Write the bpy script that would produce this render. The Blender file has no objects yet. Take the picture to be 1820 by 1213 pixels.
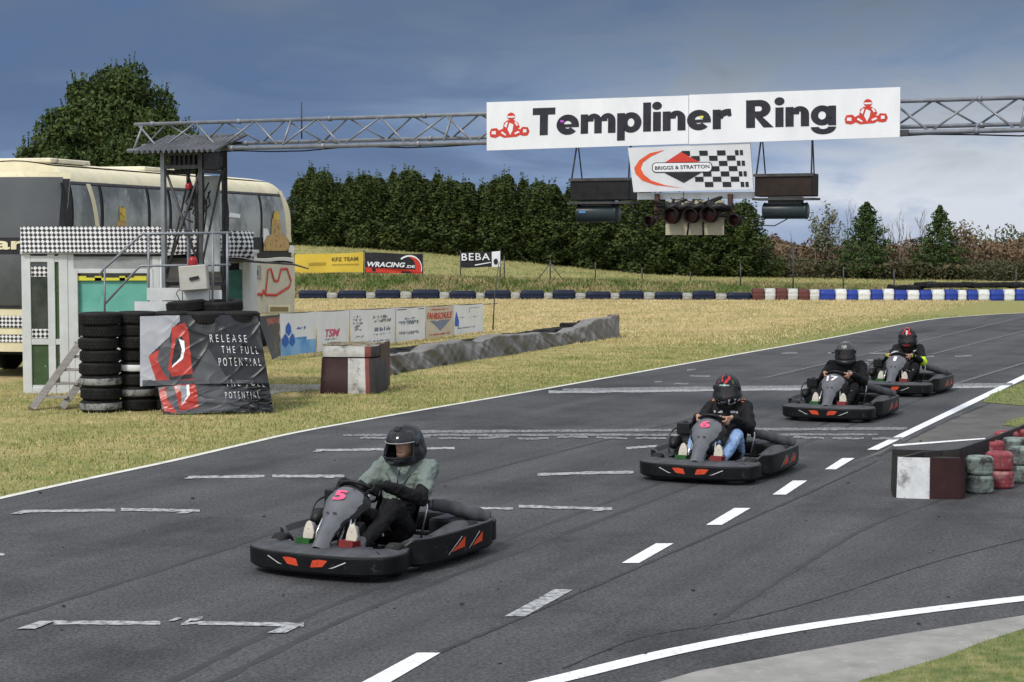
import bpy, bmesh, math, random
import numpy as np
from mathutils import Vector, Matrix, noise
R=math.radians; PI=math.pi
random.seed(7); rng=np.random.default_rng(7)
S=bpy.context.scene
C=bpy.data.collections.new('scene'); S.collection.children.link(C)
# ---------------------------------------------------------------- camera
F=3200.0; CAMZ=2.65; PIT=math.atan(186.5/F)
cd=bpy.data.cameras.new('camera'); cam=bpy.data.objects.new('camera',cd); C.objects.link(cam)
cam.location=(0,0,CAMZ); cam.rotation_euler=(PI/2-PIT,0,0)
cd.sensor_width=36; cd.lens=36*F/1820; cd.clip_start=.1; cd.clip_end=9000
S.camera=cam
# ---------------------------------------------------------------- sky and sun
SUN_EL=R(48); SUN_AZ=R(215)      # azimuth measured clockwise from +Y: behind and left of the camera
w=bpy.data.worlds.new("World"); S.world=w; w.use_nodes=True
nt=w.node_tree; nt.nodes.clear(); N=nt.nodes; L=nt.links
out=N.new('ShaderNodeOutputWorld'); bg=N.new('ShaderNodeBackground'); L.new(bg.outputs[0],out.inputs[0])
sky=N.new('ShaderNodeTexSky'); sky.sky_type='NISHITA'; sky.sun_disc=False
sky.sun_elevation=SUN_EL; sky.sun_rotation=SUN_AZ
tc=N.new('ShaderNodeTexCoord'); sep=N.new('ShaderNodeSeparateXYZ'); L.new(tc.outputs['Generated'],sep.inputs[0])
def wm(op,a,b=None,clamp=False):
    n=N.new('ShaderNodeMath'); n.operation=op; n.use_clamp=clamp
    for i,v in enumerate((a,b)):
        if v is None: continue
        if hasattr(v,'links'): L.new(v,n.inputs[i])
        else: n.inputs[i].default_value=v
    return n.outputs[0]
mp=N.new('ShaderNodeMapping'); mp.inputs['Scale'].default_value=(1,1,3.4); mp.inputs['Location'].default_value=(.3,0,.35); L.new(tc.outputs['Generated'],mp.inputs[0])
n1=N.new('ShaderNodeTexNoise'); n1.inputs['Scale'].default_value=3.2; n1.inputs['Detail'].default_value=5; n1.inputs['Roughness'].default_value=.5; L.new(mp.outputs[0],n1.inputs[0])
n2=N.new('ShaderNodeTexNoise'); n2.inputs['Scale'].default_value=9; n2.inputs['Detail'].default_value=7; n2.inputs['Roughness'].default_value=.55; n2.inputs['Distortion'].default_value=.6; L.new(mp.outputs[0],n2.inputs[0])
nn=wm('ADD',wm('MULTIPLY',wm('SUBTRACT',n1.outputs[0],.5),1.7),wm('MULTIPLY',wm('SUBTRACT',n2.outputs[0],.5),1.25))
tt=wm('ADD',wm('ADD',wm('MULTIPLY',sep.outputs[0],1.5),wm('MULTIPLY',sep.outputs[2],-3.6)),.64)
tt=wm('ADD',tt,nn)
cr=N.new('ShaderNodeValToRGB'); e=cr.color_ramp.elements
e[0].position=0.0; e[0].color=(.086,.148,.295,1); e[1].position=1.0; e[1].color=(.68,.73,.82,1)
for p_,c_ in ((.3,(.122,.195,.36,1)),(.55,(.20,.30,.50,1)),(.78,(.37,.46,.64,1))):
    q=e.new(p_); q.color=c_
L.new(tt,cr.inputs[0])
# grey deck of cloud higher up
mg=N.new('ShaderNodeMixRGB'); mg.inputs[2].default_value=(.135,.17,.225,1)
L.new(wm('MULTIPLY',wm('ADD',wm('MULTIPLY',sep.outputs[2],8.5),wm('ADD',wm('MULTIPLY',sep.outputs[0],.8),wm('SUBTRACT',nn,.50))),1.0,True),mg.inputs[0]); L.new(cr.outputs[0],mg.inputs[1])
# bright broken cloud overhead and behind
br=wm('ADD',wm('MULTIPLY',wm('SUBTRACT',sep.outputs[2],.22),3.2,True),wm('MULTIPLY',wm('SUBTRACT',-0.0,sep.outputs[1]),1.6,True),True)
mo=N.new('ShaderNodeMixRGB'); mo.inputs[2].default_value=(1.02,1.08,1.18,1); L.new(br,mo.inputs[0]); L.new(mg.outputs[0],mo.inputs[1])
# over the clear sky
sk=N.new('ShaderNodeMixRGB'); sk.inputs[0].default_value=1
vs=N.new('ShaderNodeVectorMath'); vs.operation='SCALE'; vs.inputs['Scale'].default_value=10.0; L.new(mo.outputs[0],vs.inputs[0])
sk.inputs[0].default_value=.93; L.new(sky.outputs[0],sk.inputs[1]); L.new(vs.outputs[0],sk.inputs[2])
L.new(sk.outputs[0],bg.inputs[0]); bg.inputs[1].default_value=.10
sd=bpy.data.lights.new('sun','SUN'); sd.energy=2.5; sd.angle=R(10); sd.color=(1,.95,.87)
so=bpy.data.objects.new('sun',sd); C.objects.link(so)
sv=Vector((math.sin(SUN_AZ)*math.cos(SUN_EL),math.cos(SUN_AZ)*math.cos(SUN_EL),math.sin(SUN_EL)))
so.rotation_euler=sv.to_track_quat('Z','Y').to_euler(); so.location=sv*60
S.view_settings.view_transform='Standard'; S.view_settings.look='None'; S.view_settings.exposure=0.0; S.view_settings.gamma=1
S.render.engine='CYCLES'
# ---------------------------------------------------------------- pixel helpers (photograph 1820 x 1213)
def ray(px,py):
    a=(px-910)/F; b=-(py-606.5)/F
    return Vector((a,math.cos(PIT)+b*math.sin(PIT),-math.sin(PIT)+b*math.cos(PIT)))
def G(px,py,z=0.0):
    d=ray(px,py); t=(z-CAMZ)/d.z; return Vector((d.x*t,d.y*t,z))
def D(px,py,Y):
    d=ray(px,py); t=Y/d.y; return Vector((d.x*t,Y,CAMZ+d.z*t))
# ---------------------------------------------------------------- materials
MATS={}
def mat(name,c1,c2=None,scale=6,rough=.7,bump=0,bscale=None,metal=0,coord='Object',detail=6,lo=.35,hi=.65,spec=None,alpha=1,trans=0,c3=None,stretch=None,lo3=.58,hi3=.7,sc3=None):
    if name in MATS: return MATS[name]
    m=bpy.data.materials.new(name); m.use_nodes=True; MATS[name]=m
    n=m.node_tree.nodes; l=m.node_tree.links; b=n['Principled BSDF']
    b.inputs['Base Color'].default_value=(*c1,1); b.inputs['Roughness'].default_value=rough; b.inputs['Metallic'].default_value=metal
    if spec is None: spec=.22 if max(c1)<.12 else .35
    if spec is not None: b.inputs['Specular IOR Level'].default_value=spec
    if trans: b.inputs['Transmission Weight'].default_value=trans
    b.inputs['Alpha'].default_value=alpha
    t=n.new('ShaderNodeTexCoord'); src=t.outputs[coord]
    if stretch:
        mp=n.new('ShaderNodeMapping'); mp.inputs['Scale'].default_value=stretch[:3]
        if len(stretch)>3: mp.inputs['Rotation'].default_value=(0,0,stretch[3])
        l.new(src,mp.inputs[0]); src=mp.outputs[0]
    if c2 is not None:
        x=n.new('ShaderNodeTexNoise'); x.inputs['Scale'].default_value=scale; x.inputs['Detail'].default_value=detail; x.inputs['Roughness'].default_value=.62; l.new(src,x.inputs[0])
        r=n.new('ShaderNodeMapRange'); r.inputs[1].default_value=lo; r.inputs[2].default_value=hi; l.new(x.outputs[0],r.inputs[0])
        q=n.new('ShaderNodeMixRGB'); q.inputs[1].default_value=(*c1,1); q.inputs[2].default_value=(*c2,1); l.new(r.outputs[0],q.inputs[0])
        o=q.outputs[0]
        if c3 is not None:
            x3=n.new('ShaderNodeTexNoise'); x3.inputs['Scale'].default_value=sc3 or scale*.31; x3.inputs['Detail'].default_value=8; x3.inputs['Roughness'].default_value=.7; l.new(src,x3.inputs[0])
            r3=n.new('ShaderNodeMapRange'); r3.inputs[1].default_value=lo3; r3.inputs[2].default_value=hi3; l.new(x3.outputs[0],r3.inputs[0])
            q3=n.new('ShaderNodeMixRGB'); q3.inputs[2].default_value=(*c3,1); l.new(r3.outputs[0],q3.inputs[0]); l.new(o,q3.inputs[1]); o=q3.outputs[0]
        l.new(o,b.inputs['Base Color'])
    if bump:
        x2=n.new('ShaderNodeTexNoise'); x2.inputs['Scale'].default_value=bscale or scale*4; x2.inputs['Detail'].default_value=5; l.new(src,x2.inputs[0])
        bp=n.new('ShaderNodeBump'); bp.inputs['Strength'].default_value=1; bp.inputs['Distance'].default_value=bump; l.new(x2.outputs[0],bp.inputs['Height']); l.new(bp.outputs[0],b.inputs['Normal'])
    return m
def speckle(m,lo,hi,sc):
    n=m.node_tree.nodes; l=m.node_tree.links; b=n['Principled BSDF']; src=b.inputs['Base Color'].links[0].from_socket
    t=n.new('ShaderNodeTexCoord'); x=n.new('ShaderNodeTexNoise'); x.inputs['Scale'].default_value=sc; x.inputs['Detail'].default_value=3; x.inputs['Roughness'].default_value=.8; l.new(t.outputs['Object'],x.inputs[0])
    r=n.new('ShaderNodeMapRange'); r.inputs[1].default_value=.3; r.inputs[2].default_value=.7; r.inputs[3].default_value=lo; r.inputs[4].default_value=hi; l.new(x.outputs[0],r.inputs[0])
    v=n.new('ShaderNodeVectorMath'); v.operation='SCALE'; l.new(src,v.inputs[0]); l.new(r.outputs[0],v.inputs['Scale']); l.new(v.outputs[0],b.inputs['Base Color'])
def streaks(m,lo,hi):
    n=m.node_tree.nodes; l=m.node_tree.links; b=n['Principled BSDF']; src=b.inputs['Base Color'].links[0].from_socket
    t=n.new('ShaderNodeTexCoord'); o=[]
    for vec,k in (((.9125,-.409,0),1.1),((.409,.9125,0),.045)):
        d=n.new('ShaderNodeVectorMath'); d.operation='DOT_PRODUCT'; d.inputs[1].default_value=tuple(q*k for q in vec); l.new(t.outputs['Object'],d.inputs[0]); o.append(d.outputs['Value'])
    cb=n.new('ShaderNodeCombineXYZ'); l.new(o[0],cb.inputs[0]); l.new(o[1],cb.inputs[1])
    x=n.new('ShaderNodeTexNoise'); x.inputs['Scale'].default_value=1.6; x.inputs['Detail'].default_value=7; x.inputs['Roughness'].default_value=.6; l.new(cb.outputs[0],x.inputs[0])
    r=n.new('ShaderNodeMapRange'); r.inputs[1].default_value=.35; r.inputs[2].default_value=.65; r.inputs[3].default_value=lo; r.inputs[4].default_value=hi; l.new(x.outputs[0],r.inputs[0])
    v=n.new('ShaderNodeVectorMath'); v.operation='SCALE'; l.new(src,v.inputs[0]); l.new(r.outputs[0],v.inputs['Scale']); l.new(v.outputs[0],b.inputs['Base Color'])
# ---------------------------------------------------------------- mesh builder
class MB:
    def __init__(s): s.v=[]; s.f=[]; s.m=[]; s.cur=0; s.sm=[]
    def add(s,vs,fs,mi=None,smooth=False):
        o=len(s.v); s.v+= [tuple(v) for v in vs]
        for f in fs: s.f.append(tuple(i+o for i in f)); s.m.append(s.cur if mi is None else mi); s.sm.append(smooth)
        return s
    def box(s,c,d,rot=None,mi=None,tap=None):
        hx,hy,hz=d[0]/2,d[1]/2,d[2]/2; vs=[]
        for z in(-1,1):
            k=1 if z<0 or tap is None else tap
            for x,y in((-1,-1),(1,-1),(1,1),(-1,1)):
                v=Vector((x*hx*k,y*hy*k,z*hz))
                if rot is not None: v=rot@v
                vs.append(v+Vector(c))
        return s.add(vs,[(3,2,1,0),(4,5,6,7),(0,1,5,4),(1,2,6,5),(2,3,7,6),(3,0,4,7)],mi)
    def tube(s,pts,r,n=8,mi=None,closed=False,caps=True,smooth=True):
        pts=[Vector(p) for p in pts]; k=len(pts); rs=r if isinstance(r,(list,tuple)) else [r]*k
        vs=[]; prev=None
        for i,p in enumerate(pts):
            if closed: t=(pts[(i+1)%k]-pts[i-1])
            else: t=(pts[min(i+1,k-1)]-pts[max(i-1,0)])
            t.normalize()
            if prev is None:
                a=Vector((0,0,1)) if abs(t.z)<.9 else Vector((1,0,0)); u=t.cross(a).normalized()
            else:
                u=prev-t*prev.dot(t); u.normalize()
            prev=u; v=t.cross(u)
            for j in range(n):
                a=2*PI*j/n; vs.append(p+(u*math.cos(a)+v*math.sin(a))*rs[i])
        fs=[]
        for i in range(k if closed else k-1):
            for j in range(n):
                a=i*n+j; b=i*n+(j+1)%n; c=((i+1)%k)*n+(j+1)%n; d=((i+1)%k)*n+j
                fs.append((a,b,c,d))
        if caps and not closed: 
            fs.append(tuple(range(n-1,-1,-1))); fs.append(tuple((k-1)*n+j for j in range(n)))
        return s.add(vs,fs,mi,smooth)
    def lathe(s,prof,n=24,M=None,mi=None,smooth=True,closed=False):
        vs=[]; k=len(prof)
        for i in range(n):
            a=2*PI*i/n
            for r,z in prof:
                v=Vector((r*math.cos(a),r*math.sin(a),z)); vs.append(M@v if M is not None else v)
        fs=[]
        for i in range(n):
            j=(i+1)%n
            for q in range(k if closed else k-1):
                q2=(q+1)%k
                fs.append((i*k+q,j*k+q,j*k+q2,i*k+q2))
        return s.add(vs,fs,mi,smooth)
    def prism(s,poly,d0,d1,M=None,mi=None):
        """polygon in XY extruded along Z from d0 to d1"""
        n=len(poly); vs=[Vector((x,y,d0)) for x,y in poly]+[Vector((x,y,d1)) for x,y in poly]
        if M is not None: vs=[M@v for v in vs]
        fs=[tuple(range(n-1,-1,-1)),tuple(range(n,2*n))]+[(i,(i+1)%n,n+(i+1)%n,n+i) for i in range(n)]
        return s.add(vs,fs,mi)
    def grid(s,fn,nu,nv,mi=None,smooth=True,mfn=None):
        vs=[fn(i/nu,j/nv) for j in range(nv+1) for i in range(nu+1)]; fs=[]; o=len(s.v)
        s.v+=[tuple(v) for v in vs]
        for j in range(nv):
            for i in range(nu):
                a=j*(nu+1)+i; s.f.append((o+a,o+a+1,o+a+nu+2,o+a+nu+1)); s.sm.append(smooth)
                s.m.append(mfn((i+.5)/nu,(j+.5)/nv) if mfn else (s.cur if mi is None else mi))
        return s
    def build(s,name,mats,parent=None,loc=None,rz=0,bev=0,fix=True):
        me=bpy.data.meshes.new(name); me.from_pydata(s.v,[],s.f)
        if not isinstance(mats,(list,tuple)): mats=[mats]
        for m in mats: me.materials.append(m)
        me.polygons.foreach_set('material_index',s.m); me.polygons.foreach_set('use_smooth',s.sm)
        if fix or bev:
            bm=bmesh.new(); bm.from_mesh(me)
            if bev:
                ed=[e for e in bm.edges if len(e.link_faces)==2 and e.calc_face_angle(0)>.6]
                bmesh.ops.bevel(bm,geom=ed,offset=bev,segments=1,affect='EDGES',clamp_overlap=True)
            bmesh.ops.recalc_face_normals(bm,faces=bm.faces); bm.to_mesh(me); bm.free()
        me.update(); o=bpy.data.objects.new(name,me); C.objects.link(o)
        if parent: o.parent=parent
        if loc is not None: o.location=loc
        if rz: o.rotation_euler=(0,0,rz)
        return o
def tag(o,label=None,cat=None,group=None,kind=None):
    if label: o['label']=label
    if cat: o['category']=cat
    if group: o['group']=group
    if kind: o['kind']=kind
    return o
def thing(name,label,cat,loc=(0,0,0),rz=0,group=None):
    o=bpy.data.objects.new(name,None); C.objects.link(o); o.location=loc; o.rotation_euler=(0,0,rz); o.empty_display_size=.2
    return tag(o,label,cat,group)
def struct(o): o['kind']='structure'; return o
def kids(o): return [x for x in C.objects if x.parent is o]
def copy_tree(o,loc=None,rz=None,label=None,scale=None,parent=None):
    c=o.copy(); C.objects.link(c); c.parent=parent
    if loc is not None: c.location=loc
    if rz is not None: c.rotation_euler=(0,0,rz)
    if label: c['label']=label
    if scale: c.scale=scale if not isinstance(scale,(int,float)) else (scale,)*3
    for ch in kids(o): copy_tree(ch,parent=c)
    return c
def basis(o,x,y,z):
    M=Matrix.Identity(4)
    for i,a in enumerate((x,y,z)):
        for j in range(3): M[j][i]=a[j]
    for j in range(3): M[j][3]=o[j]
    return M
FONT=None
def text_verts(txt,size=1,bold=0,spacing=1,shear=0,align='LEFT',res=3):
    """returns verts (list of (x,y)), faces of flat lettering"""
    c=bpy.data.curves.new('t','FONT'); c.body=txt; c.size=size; c.offset=bold; c.space_character=spacing; c.shear=shear; c.align_x=align; c.resolution_u=res
    o=bpy.data.objects.new('t',c); C.objects.link(o)
    dg=bpy.context.evaluated_depsgraph_get(); me=bpy.data.meshes.new_from_object(o.evaluated_get(dg))
    v=[(a.co.x,a.co.y) for a in me.vertices]; f=[tuple(p.vertices) for p in me.polygons]
    bpy.data.objects.remove(o); bpy.data.curves.remove(c); bpy.data.meshes.remove(me)
    return v,f
def fit_text(mb,txt,x0,y0,x1,y1,fn,mi=None,**k):
    """letters fitted into the box (x0,y0)-(x1,y1) of a surface, fn(x,y)->3D point"""
    v,f=text_verts(txt,**k)
    xs=[a[0] for a in v]; ys=[a[1] for a in v]; ax,bx,ay,by=min(xs),max(xs),min(ys),max(ys)
    mb.add([fn(x0+(a[0]-ax)/(bx-ax)*(x1-x0),y0+(a[1]-ay)/(by-ay)*(y1-y0)) for a in v],f,mi)
# ---------------------------------------------------------------- colours
M_asph=mat('asphalt',(.054,.055,.058),(.074,.074,.078),scale=.9,rough=.82,bump=.006,bscale=90,detail=12,lo=.3,hi=.7,c3=(.038,.038,.041),sc3=.25,lo3=.5,hi3=.62); speckle(M_asph,.35,1.75,38); streaks(M_asph,.80,1.16)
M_paint=mat('road_paint',(.80,.81,.82),(.55,.56,.57),scale=14,rough=.6,detail=10,lo=.45,hi=.7,bump=.003,bscale=90,c3=(.30,.30,.31),sc3=38,lo3=.56,hi3=.66)
M_faint=mat('worn_road_paint',(.27,.275,.28),(.06,.06,.065),scale=22,rough=.7,detail=12,lo=.42,hi=.58,bump=.003,bscale=90)
M_faint2=mat('faded_road_paint',(.15,.15,.16),(.055,.055,.06),scale=12,rough=.75,detail=12,lo=.42,hi=.62)
M_worn=mat('chipped_road_paint',(.40,.41,.42),(.075,.075,.08),scale=16,rough=.7,detail=9,lo=.42,hi=.66)
M_tar=mat('tar_seam',(.028,.028,.030),(.05,.05,.053),scale=9,rough=.7,detail=8)
M_conc=mat('concrete',(.30,.29,.27),(.21,.205,.195),scale=3,rough=.9,bump=.006,bscale=60,detail=12,c3=(.36,.35,.32),sc3=9)
M_steel=mat('galvanised_steel',(.25,.27,.30),(.17,.18,.20),scale=5,rough=.45,metal=.35,c3=(.26,.25,.24),sc3=20)
M_dsteel=mat('dark_steel',(.09,.09,.095),(.05,.05,.052),scale=8,rough=.6,metal=.3,c3=(.12,.08,.055),sc3=12)
M_black=mat('black_plastic',(.009,.009,.010),(.018,.018,.019),scale=7,rough=.45)
M_white=mat('white_sheet',(.80,.81,.83),(.71,.72,.74),scale=2.2,rough=.45,detail=9,c3=(.60,.60,.59),sc3=1.7,lo3=.60,hi3=.74,bump=.012,bscale=1.6,stretch=(1,1,.4))
M_red=mat('red_print',(.62,.05,.03),(.50,.04,.025),scale=8,rough=.5)
M_blk=mat('black_print',(.018,.018,.022),(.03,.03,.034),scale=8,rough=.5)
M_grey=mat('grey_print',(.22,.23,.26),(.16,.17,.19),scale=8,rough=.5)
M_blue=mat('blue_print',(.03,.10,.42),(.04,.14,.50),scale=8,rough=.5)
M_rubber=mat('tyre_rubber',(.009,.009,.0095),(.018,.0175,.017),scale=9,rough=.75,bump=.004,bscale=70,c3=(.035,.033,.03),sc3=14)
M_glass=mat('dark_glass',(.03,.035,.04),(.075,.08,.085),scale=.9,rough=.12,spec=.8,detail=4)
# ---------------------------------------------------------------- ground
TD=Vector((.409,.9125,0)).normalized()      # direction of the straight
TP=Vector((.9125,-.409,0)).normalized()     # across it, to the right
def sm(x): x=max(0,min(1,x)); return x*x*(3-2*x)
def hill(x,y):
    """grass bank behind the tyre line"""
    if y<76.3: return 0.0
    k=max(0,min(1,(x+14)/34)); e1=.92*(1-k)+.22*k; e2=1.75*(1-sm((x+12)/26))+.12
    if x>20: e1*=max(.2,1-(x-20)/25)
    a=sm((y-76.3)/5.5)*e1; b=sm((y-82)/18)*max(0,e2-e1*.7)
    far=sm((y-118)/60)
    if y>116: return -(y-116)*.022
    return (a+b)*(1-sm((y-106)/10))+.05*noise.noise(Vector((x*.5,y*.5,0)))*min(1,(y-76.3)/4)
def ground_mesh():
    xs=list(np.concatenate([[-3000,-1200,-500,-200,-100,-60],np.arange(-40,60,.8),[70,100,200,500,1200,3000]]))
    ys=list(np.concatenate([[-60,-20,0],np.arange(5,74,3.0),np.arange(74,108,.55),[110,114,118,125,135,150,180,250,500,1200,5000]]))
    v=[(x,y,hill(x,y)) for y in ys for x in xs]; n=len(xs); f=[]
    for j in range(len(ys)-1):
        for i in range(n-1): a=j*n+i; f.append((a,a+1,a+n+1,a+n))
    m=MB(); m.add(v,f,0,True); return m
def ground_material():
    m=bpy.data.materials.new('dry_grass'); m.use_nodes=True; n=m.node_tree.nodes; l=m.node_tree.links; b=n['Principled BSDF']; b.inputs['Roughness'].default_value=.95; b.inputs['Specular IOR Level'].default_value=.15
    t=n.new('ShaderNodeTexCoord')
    def nz(sc,det=8,st=(1,1,1),rg=.62):
        mp=n.new('ShaderNodeMapping'); mp.inputs['Scale'].default_value=st; l.new(t.outputs['Object'],mp.inputs[0])
        x=n.new('ShaderNodeTexNoise'); x.inputs['Scale'].default_value=sc; x.inputs['Detail'].default_value=det; x.inputs['Roughness'].default_value=rg; l.new(mp.outputs[0],x.inputs[0]); return x.outputs[0]
    def rng_(o,a,b_):
        r=n.new('ShaderNodeMapRange'); r.inputs[1].default_value=a; r.inputs[2].default_value=b_; l.new(o,r.inputs[0]); return r.outputs[0]
    def mx(f,c1,c2):
        q=n.new('ShaderNodeMixRGB'); l.new(f,q.inputs[0])
        for i,c in ((1,c1),(2,c2)):
            if isinstance(c,tuple): q.inputs[i].default_value=(*c,1)
            else: l.new(c,q.inputs[i])
        return q.outputs[0]
    def ma(op,a,b_,cl=False):
        q=n.new('ShaderNodeMath'); q.operation=op; q.use_clamp=cl
        for i,c in enumerate((a,b_)):
            if isinstance(c,(int,float)): q.inputs[i].default_value=c
            else: l.new(c,q.inputs[i])
        return q.outputs[0]
    straw=mx(rng_(nz(6,10,(1,.35,1)),.32,.68),(.53,.42,.22),(.33,.25,.115)); straw=mx(rng_(nz(.8,7,(1,2.2,1)),.46,.66),straw,(.34,.29,.12))
    green=mx(rng_(nz(7,10),.35,.65),(.13,.16,.045),(.25,.25,.085))
    sp=n.new('ShaderNodeSeparateXYZ'); l.new(t.outputs['Object'],sp.inputs[0])
    X,Y=sp.outputs[0],sp.outputs[1]
    # greener near the track edge, straw further out
    dist=ma('ADD',ma('ADD',ma('MULTIPLY',X,.9125),ma('MULTIPLY',Y,-.409)),12.3)   # <0: left of the edge
    vn=nz(.9,6)
    verge=rng_(ma('ADD',dist,ma('MULTIPLY',vn,2.2)),-1.6,.9)
    far=rng_(Y,33,47)       # the field beyond is drier
    g1=rng_(ma('SUBTRACT',nz(.55,9),ma('MULTIPLY',far,.07)),.40,.58)
    f=ma('MAXIMUM',ma('MULTIPLY',g1,.85),ma('MULTIPLY',verge,.75),True)
    col=mx(f,straw,green)
    # the bank: weeds then paler green
    weed=mx(rng_(nz(1.6,10),.40,.60),(.075,.115,.03),(.26,.22,.10))
    bank=rng_(ma('ADD',Y,ma('MULTIPLY',nz(1.1,5),1.0)),76.6,77.2)
    col=mx(bank,col,weed)
    up=rng_(ma('ADD',Y,ma('MULTIPLY',nz(.8,5),2.0)),82.0,83.6)
    upc=mx(rng_(nz(1.1,9),.38,.62),(.19,.205,.07),(.30,.27,.12))
    col=mx(up,col,upc)
    fl=rng_(Y,110,130); col=mx(fl,col,(.10,.12,.04))
    l.new(col,b.inputs['Base Color'])
    bp=n.new('ShaderNodeBump'); bp.inputs['Distance'].default_value=.05; bp.inputs['Strength'].default_value=1; l.new(nz(9,8),bp.inputs['Height']); l.new(bp.outputs[0],b.inputs['Normal'])
    return m
M_grass=ground_material()
struct(ground_mesh().build('ground',M_grass,fix=False))
def sheet(name,pts,z,m,kind=True):
    mb=MB(); mb.add([(p[0],p[1],z) for p in pts],[tuple(range(len(pts)))])
    bm=bmesh.new(); vs=[bm.verts.new((p[0],p[1],z)) for p in pts]; fc=bm.faces.new(vs); bmesh.ops.triangulate(bm,faces=[fc])
    for f_ in bm.faces:
        if f_.normal.z<0: f_.normal_flip()
    me=bpy.data.meshes.new(name); bm.to_mesh(me); bm.free(); me.materials.append(m); o=bpy.data.objects.new(name,me); C.objects.link(o)
    if kind: struct(o)
    return o
def smooth_line(px,n=12,z=0):
    P=[G(*p) for p in px]; P=[P[0]*2-P[1]]+P+[P[-1]*2-P[-2]]; o=[]
    for i in range(1,len(P)-2):
        for k in range(n):
            t=k/n; a,b,c,d=P[i-1:i+3]
            o.append(.5*((2*b)+(c-a)*t+(2*a-5*b+4*c-d)*t*t+(3*b-a-3*c+d)*t**3))
    o.append(P[-2]); return o
EDGE_PX=[(-260,945),(0,885),(150,852),(300,820),(430,790),(545,765),(760,727),(975,690),(1300,632),(1480,600),(1640,570),(1740,561),(1820,557),(1980,552)]
EDGE=smooth_line(EDGE_PX)
e0=EDGE[0]; first=e0-TD*16
last=EDGE[-1]; 
track=[first]+EDGE+[last+Vector((60,6,0)),last+Vector((60,-40,0)),Vector((30,-4,0)),first+Vector((0,-6,0))]
sheet('asphalt_track',track,.004,M_asph)
def strip(pts,width,z,mb,mi=0,jit=0):
    n=len(pts); vs=[]
    for i,p in enumerate(pts):
        t=(pts[min(i+1,n-1)]-pts[max(0,i-1)]).normalized(); s_=Vector((t.y,-t.x,0)); k=width/2*(1+jit*random.uniform(-1,1))
        a=p+s_*k; b=p-s_*k; vs+=[(a.x,a.y,z),(b.x,b.y,z)]
    mb.add(vs,[(2*i,2*i+2,2*i+3,2*i+1) for i in range(n-1)],mi)
def pq(mb,px,z,mi=0): mb.add([(*G(*p)[:2],z) for p in px],[tuple(range(len(px)))],mi)
# painted edge line
mb=MB(); strip([p-TP*-.05 for p in EDGE],.10,.010,mb); struct(mb.build('left_edge_line',mat('edge_paint',(.66,.65,.60),(.45,.45,.40),scale=5,rough=.7,detail=10,lo=.45,hi=.7),fix=False))
mb=MB()
for q in ([(598,1240),(652,1240),(783,1163),(741,1163)],[(1541,801),(1561,801),(1990,593),(1985,588)]): pq(mb,q,.010)
for q in ([(1105,1003),(1136,1003),(1197,968),(1166,968)],[(1255,935),(1283,935),(1334,905),(1305,905)],[(1373,881),(1397,881),(1435,856),(1409,856)],[(1466,836),(1486,836),(1519,816),(1497,816)]): pq(mb,q,.010)
strip(smooth_line([(900,1233),(1000,1208),(1200,1160),(1400,1122),(1600,1093),(1820,1066),(2000,1048)]),.15,.010,mb)
pq(mb,[(1586,792),(1590,795),(1752,782),(1750,780)],.010)
struct(mb.build('white_lane_lines',M_paint,fix=False))
mb=MB(); pq(mb,[(897,1098),(933,1098),(1020,1050),(985,1050)],.010)
TLK=[0]
def tl(x0,y0,x1,y1,h=5,mb_=None,segs=14,wob=1.0):
    """worn crosswise line given by its centre in the photo, laid on the ground"""
    top=[];bot=[]
    for i in range(segs+1):
        t=i/segs; x=x0+(x1-x0)*t; y=y0+(y1-y0)*t+random.uniform(-wob,wob)*.4; hh=h*(.75+.35*random.random())/2
        top.append((x,y-hh)); bot.append((x,y+hh))
    TLK[0]+=1
    for i in range(segs): pq(mb_,[bot[i],bot[i+1],top[i+1],top[i]],.009+.0004*(TLK[0]%7))
# grid boxes
tl(95,1109,285,1110,7,mb); pq(mb,[(30,1121),(62,1121),(98,1107),(70,1107)],.0125)
tl(352,1110,540,1113,7,mb); pq(mb,[(475,1128),(508,1128),(541,1112),(512,1112)],.0125)
pq(mb,[(298,1107),(310,1107),(326,1101),(314,1101)],.0125)
tl(322,1112,356,1110,4,mb,4); tl(336,1105,360,1101,5,mb,4); pq(mb,[(322,1112),(330,1112),(344,1104),(336,1104)],.0125)
tl(45,911,205,909,5,mb); tl(215,908,355,910,5,mb); pq(mb,[(18,916),(38,916),(58,909),(42,909)],.0125); pq(mb,[(312,915),(332,915),(355,908),(338,908)],.0125)
tl(335,850,470,848,5,mb); tl(484,848,612,848,5,mb); pq(mb,[(326,853),(342,853),(356,848),(342,848)],.0125); pq(mb,[(575,852),(590,852),(612,846),(598,846)],.0125)
tl(562,802,682,800,4,mb); tl(690,800,808,798,4,mb); pq(mb,[(555,805),(570,805),(584,800),(570,800)],.0125)
tl(775,904,912,906,4,mb); tl(922,902,1088,907,5,mb); pq(mb,[(1050,911),(1068,911),(1090,905),(1075,905)],.0125)
tl(955,845,1126,841,5,mb); tl(1113,798,1168,794,4,mb); tl(-60,992,8,987,5,mb)
tl(975,698,1785,688,5,mb,40)
struct(mb.build('grid_markings',M_worn,fix=False))
mb=MB(); tl(742,769,1612,763,5,mb,40,.5); tl(610,775,1560,774,4,mb,40,1.0); tl(1000,694,1800,684,5,mb,30,.5)
for x in range(640,1560,70): tl(x,780+random.uniform(-2,2),x+55,779+random.uniform(-2,2),4,mb,6,2)
mb2=MB()
for a,b in (((1360,673),(1900,545)),((1655,631),(1900,569)),((1700,683),(1900,622))):
    pts=[G(a[0]+(b[0]-a[0])*i/20,a[1]+(b[1]-a[1])*i/20) for i in range(21)]; strip(pts,.09,.0115,mb2)
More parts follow.
